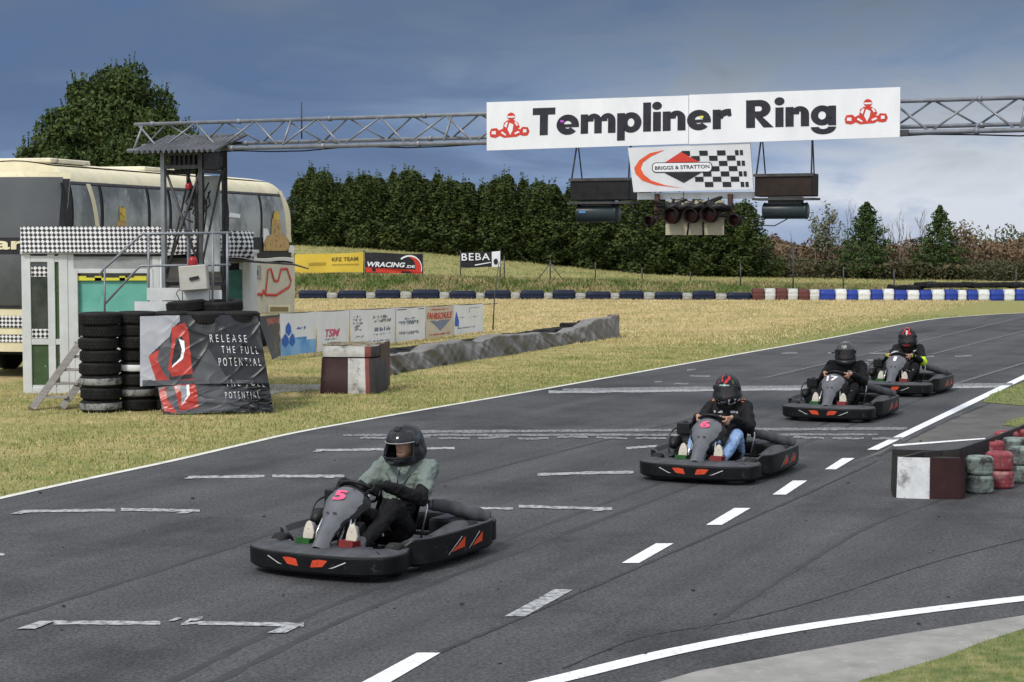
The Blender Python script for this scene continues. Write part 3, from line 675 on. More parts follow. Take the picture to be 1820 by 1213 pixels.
mb.build('lettering',M_letter,sg,fix=False)
# stickers inside the letters
for (px,py,c) in ((999,216,(.55,.08,.6)),(1247,208,(.75,.72,.05))):
    mb=MB(); mb.add([sp_(px-3,py+1.8,.008),sp_(px+3,py+1.8,.008),sp_(px+3,py-1.8,.008),sp_(px-3,py-1.8,.008)],[(0,1,2,3)]); mb.build('sticker',mat('sticker_%d'%px,c,rough=.5),sg,fix=False)
def ell(cx,cy,rx,ry,n=12,a0=0,a1=2*PI): return [(cx+rx*math.cos(a0+(a1-a0)*i/n),cy+ry*math.sin(a0+(a1-a0)*i/n)) for i in range(n)]
def emblem(x0,y0,w_,h_,tilt,par):
    """line-art kart and driver seen from the front quarter, in red"""
    mb=MB(); wb=MB()
    def P(x,y,e): return sp_(x0+x*w_,y0-y*h_+tilt*x*w_,e)
    def poly(b,pts,e): b.add([P(x,y,e) for x,y in pts],[tuple(range(len(pts)))])
    poly(mb,[(.02,.05),(.0,.22),(.04,.38),(.18,.40),(.24,.3),(.24,.06),(.14,.0)],.004)       # near wheel
    poly(mb,[(.78,.08),(.76,.30),(.82,.42),(.96,.40),(1.0,.24),(.96,.08),(.88,.05)],.004)
    poly(mb,[(.24,.10),(.36,.0),(.68,.03),(.80,.14),(.80,.30),(.62,.42),(.36,.40),(.22,.28)],.005)  # nose and body
    poly(mb,[(.34,.40),(.36,.60),(.44,.70),(.62,.70),(.72,.58),(.76,.40),(.60,.30)],.004)     # torso
    poly(mb,ell(.54,.85,.10,.16),.0045)                                                        # helmet
    poly(wb,[(.46,.80),(.62,.80),(.63,.87),(.45,.87)],.008)
    poly(wb,[(.45,.34),(.52,.10),(.58,.30),(.60,.52),(.50,.60)],.009)
    poly(wb,[(.05,.16),(.16,.14),(.16,.28),(.06,.28)],.008); poly(wb,[(.84,.18),(.93,.2),(.92,.32),(.84,.32)],.008)
    poly(wb,[(.28,.2),(.40,.08),(.42,.12),(.32,.26)],.008); poly(wb,[(.64,.12),(.76,.2),(.72,.26),(.62,.18)],.008)
    poly(wb,[(.36,.48),(.42,.40),(.46,.62),(.42,.64)],.008); poly(wb,[(.62,.62),(.68,.46),(.72,.5),(.66,.64)],.008)
    mb.build('kart_emblem',M_red,par,fix=False); wb.build('emblem_highlights',M_white,par,fix=False)
emblem(870,246,71,44,-.03,sg); emblem(1501,222,77,44,-.03,sg)
# sponsor board underneath
bo=.30
sb=gthing('sponsor_board','white engine maker board with red diamond and black check under the long sign','sign',0,0,bo)
def bp_(px,py,e=0): t,z=GPt(px,py,bo+e); return Vector((t,-e,z))
q=[(1126,342),(1339,337),(1333,254),(1116,263)]
mb=MB(); f4=[bp_(*a) for a in q]; back=[v+Vector((0,.03,0)) for v in f4]; mb.add(f4+back,[(0,1,2,3),(7,6,5,4),(0,4,5,1),(1,5,6,2),(2,6,7,3),(3,7,4,0)]); mb.build('panel',mat('board_white',(.66,.67,.69),(.58,.59,.61),scale=4,rough=.5,detail=8),sb)
bq=quadfn(bp_(1126,342,.004),bp_(1339,337,.004),bp_(1116,263,.004),bp_(1333,254,.004))
def bpoly(mb,pts,e=0): mb.add([bq(x,y)+Vector((0,-e,0)) for x,y in pts],[tuple(range(len(pts)))])
def crop2(x,y): # crop (2) pixels 1820x692 -> unit coords of the board
    px=980+x/3.64; py=240+y/3.64; v=(342-py+(px-1126)*-.0235)/81.0; u=(px-(1126-10*v))/(213+4*v); return (u,v)
mb=MB(); arc=[(740,95),(640,115),(570,160),(536,210),(545,250),(590,295),(680,325),(860,345),(740,325),(650,295),(600,255),(580,215),(595,175),(650,135)]
pp=[crop2(*a) for a in arc]; n=7
for i in range(6): bpoly(mb,[pp[i],pp[i+1],pp[13-i-1] if 13-i-1>6 else pp[7],pp[13-i]])
mb.build('orange_arc',mat('orange_print',(.72,.10,.03),(.6,.08,.025),scale=5,rough=.5),sb,fix=False)
mb=MB(); bpoly(mb,[crop2(735,180),crop2(965,178),crop2(845,110)],.003); mb.build('red_triangle',M_red,sb,fix=False)
mb=MB(); bpoly(mb,[crop2(735,245),crop2(975,245),crop2(862,310)],.003); mb.build('black_triangle',M_blk,sb,fix=False)
mb=MB()
for r_ in range(7):
    for c_ in range(7):
        if (r_+c_)%2: continue
        x0=850+c_*57+r_*6; y0=103+r_*33.5
        if x0<985 and 140<y0<270: continue
        if x0<900 and y0>120: continue
        wdt=57 if c_<6 else 26
        bpoly(mb,[crop2(x0,y0+33),crop2(x0+wdt-3,y0+33),crop2(x0+wdt-6,y0+1),crop2(x0-3,y0+1)],.002)
        if c_==6: bpoly(mb,[crop2(x0+30,y0+33),crop2(x0+50,y0+33),crop2(x0+48,y0+1),crop2(x0+28,y0+1)],.002)
mb.build('check_pattern',M_blk,sb,fix=False)
mb=MB(); 
def rr_(x0,y0,x1,y1,r,n=5):
    o=[]
    for cx,cy,a in ((x1-r,y1-r,0),(x0+r,y1-r,90),(x0+r,y0+r,180),(x1-r,y0+r,270)):
        for i in range(n+1): t=R(a+90*i/n); o.append((cx+r*math.cos(t),cy+r*math.sin(t)))
    return o
bpoly(mb,[crop2(x,y) for x,y in rr_(655,177,1047,243,26)],.005); mb.build('name_plate_edge',M_blk,sb,fix=False)
mb=MB(); bpoly(mb,[crop2(x,y) for x,y in rr_(661,182,1041,238,22)],.008); mb.build('name_plate',M_white,sb,fix=False)
mb=MB(); a,b=crop2(676,226),crop2(1028,193); fit_text(mb,'BRIGGS & STRATTON',a[0],a[1],b[0],b[1],lambda x,y: bq(x,y)+Vector((0,-.011,0)),bold=.02); mb.build('lettering',M_blk,sb,fix=False)
# two cases with tubes hanging on rods
def hung(x0,x1,y0,y1,dpt,label,lab2,cx0,cx1,cy0,cy1,ytop,blue=False,rust=False):
    off=.25
    t0,z0=GPt(x0,y1,off); t1,z1=GPt(x1,y0,off); zz0=z0; zz1=z1
    cs=gthing('hanging_case',label,'case',(t0+t1)/2,(zz0+zz1)/2,off-dpt/2,'black cases hanging under the gantry'); w_=abs(t1-t0)/2; h_=(zz1-zz0)/2
    mb=MB(); mb.box((0,0,0),(2*w_,dpt,2*h_)); mb.build('case_body',mat('case_brown',(.018,.012,.010),(.032,.021,.017),scale=4,rough=.6,detail=8) if rust else M_black,cs,bev=.012)
    mb=MB(); mb.box((0,-dpt*.5-.012,h_-.02),(2*w_+.03,.02,.04)); mb.box((0,-.02,-h_-.035),(2*w_+.05,dpt+.06,.03)); mb.build('case_trim',M_dsteel,cs)
    ztop=GPt((x0+x1)/2,ytop,off)[1]-(zz0+zz1)/2
    for sx in(-1,1):
        mb=MB(); mb.tube([(sx*(w_-.02),-dpt/2+.02,h_),(sx*(w_-.05),-.0,ztop+.12)],.012,6); mb.tube([(sx*(w_-.06),dpt/2-.02,h_),(sx*(w_-.05),0,ztop+.12)],.010,6); mb.build('hanging_rod',M_dsteel,cs)
    t0,z0=GPt(cx0,cy1,off); t1,z1=GPt(cx1,cy0,off)
    tu=gthing('tube_lamp',lab2,'lamp',(t0+t1)/2,(z0+z1)/2,off-.12,'dark tube lamps under the hanging cases'); r_=(z1-z0)/2*1.05; l_=abs(t1-t0)/2
    mb=MB(); mb.tube([(-l_,0,0),(-l_*.96,0,0),(-l_*.9,0,0),(l_*.9,0,0),(l_*.96,0,0),(l_,0,0)],[r_*.85,r_,r_*.94,r_*.94,r_,r_*.85],18); mb.build('tube_body',mat('tube_dark',(.02,.026,.032),(.03,.045,.048),scale=4,rough=.35),tu)
    mb=MB(); mb.box((0,0,r_+.02),(l_*1.5,.14,.10)); mb.build('bracket',M_dsteel,tu)
    if blue: mb=MB(); mb.box((-l_*.62,-r_*.95,.02),(.10,.012,.03)); mb.build('blue_glow_patch',mat('painted_blue_glow',(.07,.22,.50),rough=.5),tu)  # blue glow put in as plain surface colour, gives no light
hung(1013,1119,316,357,.34,'black box case hanging left of the white sponsor board','dark tube lamp with a blue patch, under the left hanging case',1022,1094,363,396,262,blue=True)
hung(1341,1444,308,350,.34,'rusty brown box case hanging right of the white sponsor board','dark tube lamp with cable, under the right hanging case',1353,1432,360,390,250,rust=True)
# start light unit
lo_=.22
sl=gthing('start_lights','bank of dark start lamps on a cream board tangled with cables','traffic light',0,0,lo_)
def lp(px,py,e=0): t,z=GPt(px,py,lo_+e); return Vector((t,-e,z))
M_cream=mat('cream_board',(.50,.46,.34),(.40,.36,.26),scale=4,rough=.7,detail=8)
mb=MB()
for (x0,x1,y0,y1) in ((1182,1286,356,418),):
    a=lp(x0,y1); b=lp(x1,y0); mb.box(((a.x+b.x)/2,.03,(a.z+b.z)/2),(b.x-a.x,.02,b.z-a.z))
mb.build('back_board',M_cream,sl)
mb=MB(); a=lp(1130,355); b=lp(1338,341); mb.box(((a.x+b.x)/2,.08,(a.z+b.z)/2),(b.x-a.x,.02,b.z-a.z)); mb.build('white_strip',M_white,sl)
mb=MB()
for px in(1168,1298): a=lp(px,345); b=lp(px,395); mb.box((a.x,.0,(a.z+b.z)/2),(.06,.06,a.z-b.z))
a=lp(1165,372); b=lp(1300,372); mb.tube([(a.x,-.03,a.z),(b.x,-.03,b.z)],.035,8); mb.build('bracket',mat('rust',(.10,.05,.035),(.06,.04,.035),scale=8,rough=.85),sl)
for i,(px,py,r) in enumerate(((1199,384,.115),(1234,384,.105),(1266,382,.115),(1160,393,.07),(1311,392,.085))):
    a=lp(px,py); Mx=Matrix.Translation((a.x,-.06,a.z))@Matrix.Rotation(R(90),4,'X'); mb=MB(); mb.lathe([(0,.0),(r,.0),(r,.02),(r*1.0,.16),(r*.92,.16),(r*.92,.03),(0,.03)],20,Mx); lmp=mb.build('lamp_hood',mat('hood_black',(.010,.009,.009),(.03,.014,.012),scale=9,rough=.7),sl)
    mb=MB(); Mx=Matrix.Translation((a.x,-.098,a.z))@Matrix.Rotation(R(90),4,'X'); mb.lathe([(0,.02),(r*.6,.015),(r*.9,0)],20,Mx); mb.build('lens',mat('dark_red_lens',(.03,.010,.008),rough=.4),lmp)
mb=MB(); rr=random.Random(4)
for i in range(22):
    a=lp(rr.uniform(1160,1310),rr.uniform(350,375)); b=lp(rr.uniform(1160,1310),rr.uniform(365,392)); c=(a+b)/2+Vector((0,-.1,-rr.uniform(.02,.12))); mb.tube([a+Vector((0,-.06,0)),c,b+Vector((0,-.08,0))],rr.choice([.006,.009,.02]),5)
for i in range(5):
    a=lp(rr.uniform(1185,1280),362); mb.tube([a+Vector((0,-.1,0)),a+Vector((.06,-.16,-.07)),a+Vector((.15,-.15,-.03)),a+Vector((.24,-.1,-.08))],.045,6)
a=lp(1340,390); b=lp(1402,388); mb.tube([a,(a*.7+b*.3)+Vector((0,0,-.09)),(a*.4+b*.6)+Vector((0,0,-.10)),b],.008,5)
a=lp(1215,341); b=lp(1215,362); mb.tube([a,b],.006,5); a=lp(1221,418); b=lp(1224,395); mb.tube([a,b],.012,5); a=lp(1250,418); b=lp(1249,395); mb.tube([a,b],.012,5)
mb.build('cable_tangle',M_black,sl)
# ================================================================ bus
M_bus=mat('cream_coach_paint',(.76,.69,.47),(.62,.56,.38),scale=2,rough=.5,detail=9,c3=(.30,.27,.19),sc3=3,lo3=.60,hi3=.72)
M_busroof=mat('faded_roof',(.76,.70,.53),(.62,.57,.43),scale=2,rough=.6,detail=9,c3=(.26,.25,.22),sc3=5,lo3=.58,hi3=.66)
BU=Vector((.243,.97,0)).normalized(); BO=Vector(((118-910)/F*33.6,33.6,0)); bang=math.atan2(BU.y,BU.x)
bus=thing('coach','old cream double deck coach with dark upper windows behind the cabin','bus',BO,bang)
# local frame: x back along the bus, y=0 near side (camera right side), +y across to the far side
BL=11.6; BW=2.5
def sec(k):     # k 0..1 up the near side: returns (inset, z)
    if k<.68: return (0.0,.55+k/.68*2.35)
    a=(k-.68)/.32; return (.50*a**2.0,2.90+1.08*math.sin(a*PI/2)**.9)
def xf(z): return .30*max(0,(z-2.3)/1.7)**1.6
def xr(z): return BL-.55*max(0,(z-3.1)/.9)**2
def BP(s_,k,o=0):
    i,z=sec(k); x=xf(z)+(xr(z)-xf(z))*s_; return Vector((x,i-o,z))
mb=MB(); NS=20; NK=22
def BPall(u,v):      # around the whole section: near side up, roof, far side down
    if v<.45: i,z=sec(v/.45); y=i
    elif v>.55: i,z=sec((1-v)/.45); y=BW-i
    else: q=(v-.45)/.10; y=.50+(BW-1.0)*q; z=3.98+.08*math.sin(q*PI)
    return Vector((xf(z)+(xr(z)-xf(z))*u,y,z))
mb.grid(BPall,NS,60)
for u,nm in((0,1),(1,0)):
    ring=[BPall(u,j/60) for j in range(61)]; mb.add(ring,[tuple(range(61))])
mb.build('body',M_bus,bus)
def zk(z):   # inverse of sec for z
    lo,hi=0,1
    for _ in range(30):
        m=(lo+hi)/2
        if sec(m)[1]<z: lo=m
        else: hi=m
    return lo
def xs(x,z): return (x-xf(z))/(xr(z)-xf(z))
def bpatch(name,x0,x1,z0,z1,m,o=.012,nx=6,nz=8,par=None,x0t=None,x1t=None,mfn=None):
    mb=MB(); 
    def fn(u,v):
        z=z0+(z1-z0)*v; a=x0+((x0t if x0t is not None else x0)-x0)*v; b=x1+((x1t if x1t is not None else x1)-x1)*v; x=a+(b-a)*u
        k=zk(z); i,zz=sec(k); return Vector((x,i-o,zz+(o*.6 if k>.8 else 0)))
    mb.grid(fn,nx,nz,mfn=mfn); return mb.build(name,m,par or bus)
def bxl(px,py):  # photo pixel on the bus near side plane -> (x,z)
    d=ray(px,py); o=Vector((0,0,CAMZ)); nrm=Vector((BU.y,-BU.x,0)); s_=(BO-o).dot(nrm)/d.dot(nrm); p=o+d*s_; return (p-BO).dot(BU),p.z
# roof skin edge and vents
bpatch('gutter',.35,BL-.4,3.62,3.67,M_dsteel,.02)
mb=MB(); mb.box((1.2,1.25,4.08),(1.6,1.5,.09)); mb.build('roof_hatch',M_busroof,bus,bev=.02)
mb=MB(); mb.box((5.4,1.25,4.08),(1.5,1.3,.09)); mb.build('roof_hatch',M_busroof,bus,bev=.02)
mb=MB(); mb.grid(lambda u,v: Vector((.3+(BL-.9)*u,.42+(BW-.84)*v,3.985+.085*math.sin(v*PI)+.012)),16,8); mb.build('roof_skin',M_busroof,bus)
# upper side windows
zw0,zw1=2.62,3.60
M_bwin=mat('coach_glass',(.33,.35,.345),(.12,.13,.13),scale=.7,rough=.28,spec=.4,detail=7,lo=.42,hi=.58,c3=(.48,.49,.48),sc3=1.6)  # pale mottling puts the sky's reflection into the glass colour
bpatch('window_band',-.008,BL-.35,2.48,3.64,M_blk,.008,10,10)
px_edges=[124,178,262,300,345,402,462,515]
xe=[bxl(p,360)[0] for p in px_edges]
for i in range(len(xe)-1):
    a,b=xe[i]+.07,xe[i+1]-.07
    if b-a<.2: continue
    wdw=bpatch('upper_window',a,b,zw0,zw1,M_bwin,.022,6,10,x0t=a+.10,x1t=b+.10 if i<len(xe)-2 else b-.22)
xc=bxl(172,360)[0]; bpatch('cream_pillar',xc-.06,xc+.10,2.5,3.63,M_bus,.03,2,8,x0t=xc-.30,x1t=xc-.12)
bpatch('rear_corner_trim',BL-.36,BL-.02,2.5,3.75,M_bus,.025,3,8,x0t=BL-.52,x1t=BL-.30)
# flank band under the windows with its pictures
bpatch('dark_flank_band',.2,BL-.02,2.05,2.50,M_blk,.010,6,3)
M_yel=mat('yellow_print',(.66,.46,.06),(.50,.33,.06),scale=6,rough=.5,c3=(.12,.09,.04),sc3=9,lo3=.55,hi3=.6)
M_tan=mat('tan_print',(.55,.36,.13),(.42,.27,.10),scale=6,rough=.5,c3=(.14,.10,.05),sc3=8,lo3=.56,hi3=.6)
def bdec(name,pts,m,o=.035):
    mb=MB(); P=[]
    for p in pts: 
        x,z=bxl(*p); P.append(Vector((x,sec(zk(z))[0]-o,z)))
    mb.add(P,[tuple(range(len(P)))]); return mb.build(name,m,bus,fix=False)
bdec('white_patch',[(466,432),(477,418),(474,407),(466,406)],M_white,.03); bdec('white_patch',[(511,449),(521,449),(521,437),(513,436)],M_white,.03)
bdec('tower_picture',[(466,446),(511,446),(511,428),(504,419),(498,417),(496,400),(495,389),(481,389),(479,417),(472,420),(466,432)],M_tan,.04)
bdec('tower_top_picture',[(483,391),(494,391),(494,381),(492,375),(487,375),(484,381)],M_yel,.045)
bdec('tower_picture',[(203,402),(223,402),(220,392),(208,392)],M_tan,.03); bdec('tower_top_picture',[(209,393),(221,393),(221,372),(217,367),(212,367),(210,372)],M_yel,.04)
bdec('window_sticker',[(404,386),(424,388),(425,381),(406,378)],M_white,.04)
# lower flank: cream with the circuit drawing, grille and checks
M_flank=mat('pale_flank',(.60,.55,.42),(.50,.47,.38),scale=2,rough=.6,detail=9,c3=(.3,.28,.22),sc3=4,lo3=.62,hi3=.7)
bdec('pale_panel',[(430,556),(522,556),(523,466),(430,460)],M_flank,.02)
mb=MB(); circ=[(435,524),(462,523),(470,518),(474,480),(479,478),(485,499),(492,500),(497,479),(508,478),(515,500),(512,510),(488,525),(470,524),(466,516),(462,528)]
P=[bxl(*p) for p in circ]; mb.tube([Vector((x,-.045,z)) for x,z in P],.035,6); 
for v_ in range(len(mb.v)): x,y,z=mb.v[v_]; mb.v[v_]=(x,-.045+(y+.045)*.15,z)
mb.build('circuit_drawing',M_red,bus)
bdec('hatch',[(437,497),(462,497),(462,472),(437,473)],mat('hatch_grey',(.33,.32,.28),(.22,.21,.19),scale=6,rough=.6),.035)
bdec('hatch_mark',[(446,489),(456,489),(456,481),(446,482)],M_blk,.04)
bdec('grille_frame',[(474,556),(514,556),(514,542),(474,542)],M_bus,.03); bdec('grille',[(478,554),(510,554),(510,546),(478,546)],mat('brown_grille',(.18,.13,.06),(.30,.23,.10),scale=30,rough=.7),.04)
# front: windscreen and lower face
def FP(y,z,o=0):     # front face, y across from the near side; rounded in plan
    q=(y/BW-.5)*2; return Vector((xf(z)+.36*abs(q)**3-.37-o,y,z))
mb=MB(); mb.grid(lambda u,v: FP(.0+BW*u,.5+3.35*v),16,20); mb.build('front_face',M_bus,bus)
mb=MB(); mb.grid(lambda u,v: FP(.10+(BW-.2)*u,2.62+1.13*v,.02),16,10); mb.build('windscreen',mat('windscreen_glass',(.085,.09,.095),(.06,.064,.07),scale=.5,rough=.22,spec=.4,detail=4),bus)
mb=MB(); mb.grid(lambda u,v: FP(.0+BW*u,2.50+1.22*v,.010),16,10); mb.build('windscreen_surround',M_blk,bus)
mb=MB(); mb.grid(lambda u,v: FP(.02+(BW-.04)*u,1.30+1.24*v,.012),16,10); mb.build('dark_front_band',M_blk,bus); mb=MB(); fit_text(mb,'ar',0,0,1,1,lambda x,y: FP(1.25-.62*x,2.40+.16*y,.03),bold=.03); mb.build('lettering',M_bus,bus,fix=False)
mb=MB(); mb.grid(lambda u,v: FP(.12+(BW-.24)*u,1.36+.95*v,.022),16,10); mb.build('lower_windscreen',M_glass,bus)
M_check=bpy.data.materials.new('check_print'); M_check.use_nodes=True; n_=M_check.node_tree.nodes; l_=M_check.node_tree.links
tt_=n_.new('ShaderNodeTexCoord'); sp3=n_.new('ShaderNodeSeparateXYZ'); cb3=n_.new('ShaderNodeCombineXYZ'); ck=n_.new('ShaderNodeTexChecker'); ck.inputs['Scale'].default_value=13.5; ck.inputs['Color1'].default_value=(.70,.70,.71,1); ck.inputs['Color2'].default_value=(.025,.025,.03,1)
def _m(op,a_,b_):
    q=n_.new('ShaderNodeMath'); q.operation=op
    for i_,v_ in enumerate((a_,b_)):
        if isinstance(v_,(int,float)): q.inputs[i_].default_value=v_
        else: l_.new(v_,q.inputs[i_])
    return q.outputs[0]
l_.new(tt_.outputs['Object'],sp3.inputs[0]); hx_=_m('ADD',sp3.outputs[0],sp3.outputs[1])
l_.new(_m('ADD',_m('ADD',hx_,sp3.outputs[2]),.0131),cb3.inputs[0]); l_.new(_m('ADD',_m('SUBTRACT',hx_,sp3.outputs[2]),.0173),cb3.inputs[1]); cb3.inputs[2].default_value=.013; l_.new(cb3.outputs[0],ck.inputs[0]); l_.new(ck.outputs[0],n_['Principled BSDF'].inputs['Base Color']); n_['Principled BSDF'].inputs['Roughness'].default_value=.6
mb=MB(); mb.grid(lambda u,v: FP(.15+(BW-.3)*u,.95+.22*v,.02),12,3); mb.grid(lambda u,v: FP(.15+(BW-.3)*u,.68+.14*v,.02),12,3); mb.build('check_strip',M_check,bus)
for x_ in (1.9,8.6,9.9):
    mb=MB(); mb.lathe([(0,-.12),(.3,-.12),(.5,-.1),(.5,.14),(.3,.16),(0,.16)],24,Matrix.Translation((x_,.18,.5))@Matrix.Rotation(R(90),4,'X')); mb.build('wheel',M_rubber,bus)
    mb=MB(); mb.lathe([(0,-.12),(.3,-.12),(.5,-.1),(.5,.14),(.3,.16),(0,.16)],24,Matrix.Translation((x_,BW-.18,.5))@Matrix.Rotation(R(90),4,'X')); mb.build('wheel',M_rubber,bus)
mb=MB(); mb.box((BL/2,BW/2,.55),(BL-.6,BW-.5,.3)); mb.build('chassis',M_black,bus)
# ================================================================ cabin
M_frame=mat('white_frame',(.60,.62,.62),(.50,.52,.52),scale=3,rough=.5,detail=8,c3=(.36,.36,.34),sc3=9,lo3=.62,hi3=.7)
M_pgreen=mat('green_panel',(.06,.10,.045),(.045,.075,.035),scale=4,rough=.7,c3=(.45,.48,.42),sc3=12,lo3=.64,hi3=.68)
M_teal=mat('turquoise_blind',(.10,.35,.29),(.15,.43,.36),scale=2,rough=.6,detail=8,c3=(.03,.13,.11),sc3=.8,lo3=.55,hi3=.7)
CY=30.3
def cp(px,py): q=D(px,py,CY); return q.x,q.z
cx0,_=cp(44,700); cx1,_=cp(432,700); ctop=cp(100,452)[1]; czf=cp(100,403)[1]
cab=thing('control_cabin','white framed timekeeping cabin with checkered fascia and turquoise blind','cabin',(cx0,CY,0))
def cl(px,py): x,z=cp(px,py); return x-cx0,z
WT=cx1-cx0
mb=MB()  # body shell: back, sides, roof, floor
mb.box((WT/2,1.75,ctop/2),(WT,.06,ctop)); mb.box((.03,.90,ctop/2),(.06,1.64,ctop)); mb.box((WT-.03,.90,ctop/2),(.06,1.64,ctop)); mb.box((WT/2,.9,ctop+.03),(WT+.06,1.9,.055)); mb.box((WT/2,.85,.10),(WT-.13,1.7,.08)); mb.build('wall',M_frame,cab)
def crect(name,x0,x1,y0,y1,m,yo=0.0,th=.04,par=None):
    a=cl(x0,y1); b=cl(x1,y0); mb=MB(); mb.box(((a[0]+b[0])/2,yo+th/2,(a[1]+b[1])/2),(b[0]-a[0],th,b[1]-a[1])); return mb.build(name,m,par or cab,bev=.004 if th>.02 else 0)
# fascia
a=cl(42,449); b=cl(290,403); mb=MB(); mb.grid(lambda u,v: Vector((a[0]-.03+(b[0]-a[0]+.05)*u,-.10+.012*math.sin(u*17)+.03*v,a[1]+(b[1]-a[1])*v)),30,4); mb.grid(lambda u,v: Vector((a[0]-.03+(b[0]-a[0]+.05)*u,-.09+.012*math.sin(u*17)+.03*v,a[1]+(b[1]-a[1])*v)),30,4); mb.build('checkered_fascia',M_check,cab)
a=cl(292,455); b=cl(452,408); mb=MB()
mb.grid(lambda u,v: Vector((a[0]+(b[0]-a[0])*u,-.06-.05*math.sin(v*3)*(.5+u)+.02*math.sin(u*23+v*4),a[1]+(b[1]-a[1])*v-.10*u*u*(1-v*.6)+.05*math.sin(u*3)*(1-v))),40,8); mb.build('sagging_check_banner',M_check,cab)
# frame posts and rails, each its own piece
for (x0,x1) in ((42,54),(88,97),(108,120),(120,131)): crect('frame_post',x0,x1,452,702 if x0<118 else 700,M_frame,-.02 if x0!=120 else -.008,.06)
crect('frame_rail',54,88,455,466,M_frame,-.012); crect('frame_rail',97,108,455,466,M_frame,-.012); crect('frame_rail',54,88,603,613,M_frame,-.012); crect('frame_rail',97,108,603,613,M_frame,-.012); crect('frame_rail',54,88,689,701,M_frame,-.012); crect('frame_rail',97,108,689,701,M_frame,-.012)
pn=crect('glass_panel',54,88,466,603,M_glass,.012,.012); a_=crect('check_strip',56,87,474,492,M_check,-.002,.006,cab); crect('check_strip',56,87,585,602,M_check,-.002,.006,cab); crect('painted_reflection',57,86,493,584,mat('painted_glass_reflection',(.02,.025,.02),(.07,.08,.07),scale=2,rough=.15),.003,.006)  # dark reflection in the glass painted as a mottled plate
crect('green_panel',54,88,613,689,M_pgreen,.012,.012); crect('green_panel',97,108,466,603,M_pgreen,.012,.012); crect('green_panel',97,108,613,689,M_pgreen,.012,.012)
# window bay
crect('bay_panel',131,290,452,478,mat('grey_lintel',(.33,.34,.34),(.25,.26,.26),scale=5,rough=.6),.0,.05)
crect('bay_panel',131,262,608,700,M_frame,.0,.05)
wf=[]
crect('window_frame',131,138,478,608,M_frame,-.02,.05); crect('window_frame',263,272,478,608,M_frame,-.02,.05); crect('window_frame',138,263,478,486,M_frame,-.018,.045); crect('window_frame',138,263,600,608,M_frame,-.018,.045)
crect('blind',138,263,500,560,M_teal,.06,.012); crect('window_dark',138,263,486,600,M_glass,.08,.01)
mb=MB()
for (x0,x1,y0,y1) in ((136,153,491,499),(168,180,491,499),(212,222,491,499),(238,260,491,499),(153,238,494,499)):
    a=cl(x0,y1); b=cl(x1,y0); mb.box(((a[0]+b[0])/2,.03,(a[1]+b[1])/2),(b[0]-a[0],.03,b[1]-a[1]))
mb.build('yellow_clips',mat('yellow_plastic',(.72,.66,.06),(.6,.55,.05),scale=5,rough=.5),cab)
crect('dark_band',131,290,449,456,M_blk,-.025,.03); crect('wall_panel',272,284,452,560,M_frame,-.01,.04); crect('dark_opening_plate',290,402,459,560,mat('painted_dark_inside',(.05,.045,.04),(.12,.11,.10),scale=2,rough=.8),.05,.03)  # black strip under the fascia; opening's dark inside painted on a plate
crect('light_post',284,290,452,560,M_white,-.01,.05); crect('green_window',404,430,480,560,mat('green_glass',(.05,.14,.11),(.03,.08,.065),scale=3,rough=.25),.02,.02)
crect('canopy_edge',402,432,459,468,mat('canopy',(.40,.38,.30),(.3,.28,.22),scale=4,rough=.7),-.04,.05); crect('lower_wall',262,432,560,700,M_frame,.0,.05)
# thin drooping canopy that runs on past the cabin
mb=MB(); aw=thing('awning','thin drooping grey green awning sheet running right from the cabin','awning',(0,0,0))
A=[D(402,459,29.9),D(522,467,29.6),D(548,478,29.2)]; A2=[D(402,455,31.4),D(522,460,31.2),D(522,461,31.2)]
mb.grid(lambda u,v: (A[0].lerp(A[1],u)).lerp(A2[0].lerp(A2[1],u),v)+Vector((0,0,.02*math.sin(u*9))),14,3); mb.grid(lambda u,v: (A[0].lerp(A[1],u)).lerp(A2[0].lerp(A2[1],u),v)+Vector((0,0,.02*math.sin(u*9)-.03)),14,3); mb.build('awning_sheet',mat('canopy',(.4,.38,.3)),aw)
mb=MB(); mb.tube([A[0]+Vector((0,0,-.03)),A[1]+Vector((0,0,-.03)),A[2]],[.02,.018,.012],6); mb.build('awning_pole',M_dsteel,aw)
# ---------------------------------------------------------------- platform, stairs and rails
PY=28.1
def pp_(px,py,Y=PY): return D(px,py,Y)
plat=thing('viewing_platform','raised steel platform with white kick boards beside the tower','platform',(0,0,0))
zd=pp_(300,552).z
a=pp_(240,552); b=pp_(402,552)
mb=MB(); mb.box(((a.x+b.x)/2,PY+.35,zd-.03),(b.x-a.x,.75,.05)); mb.build('deck',M_steel,plat)
for (x0,x1,y0,y1,off) in ((262,324,512,534,0),(326,372,512,534,.004),(374,394,516,532,.03),(240,324,536,558,.008),(326,372,536,558,.012)):
    a=pp_(x0,y1); b=pp_(x1,y0); mb=MB(); mb.box(((a.x+b.x)/2,PY-.03+off,(a.z+b.z)/2),(b.x-a.x,.025,b.z-a.z)); mb.build('kick_board',M_frame,plat)
for px in (252,398):
    for yy in (PY+.05,PY+.68):
        q=pp_(px,552); mb=MB(); mb.tube([(q.x,yy,0),(q.x,yy,zd-.05)],.03,8); mb.build('support_post',M_steel,plat)
RZ=[pp_(300,416).z,pp_(300,473).z]
def pz(px,py,Y=PY): return pp_(px,py,Y)
rail=MB()
rail.tube([pz(178,489),pz(183,480),pz(248,420),pz(254,416),pz(412,414)],.020,8); rail.tube([pz(187,540),pz(246,476),pz(252,473),pz(410,471)],.018,8)
rail.build('handrail',M_steel,plat)
for (px,y0,y1) in ((186,478,556),(264,416,553),(378,415,555),(404,414,555)):
    mb=MB(); mb.tube([pz(px,y0),pz(px,y1+12)],.020 if px>200 else .017,8); mb.build('rail_post',M_steel,plat)
stw=thing('access_steps','short weathered wooden steps leaning up to the cabin at the left','stairs',(0,0,0))
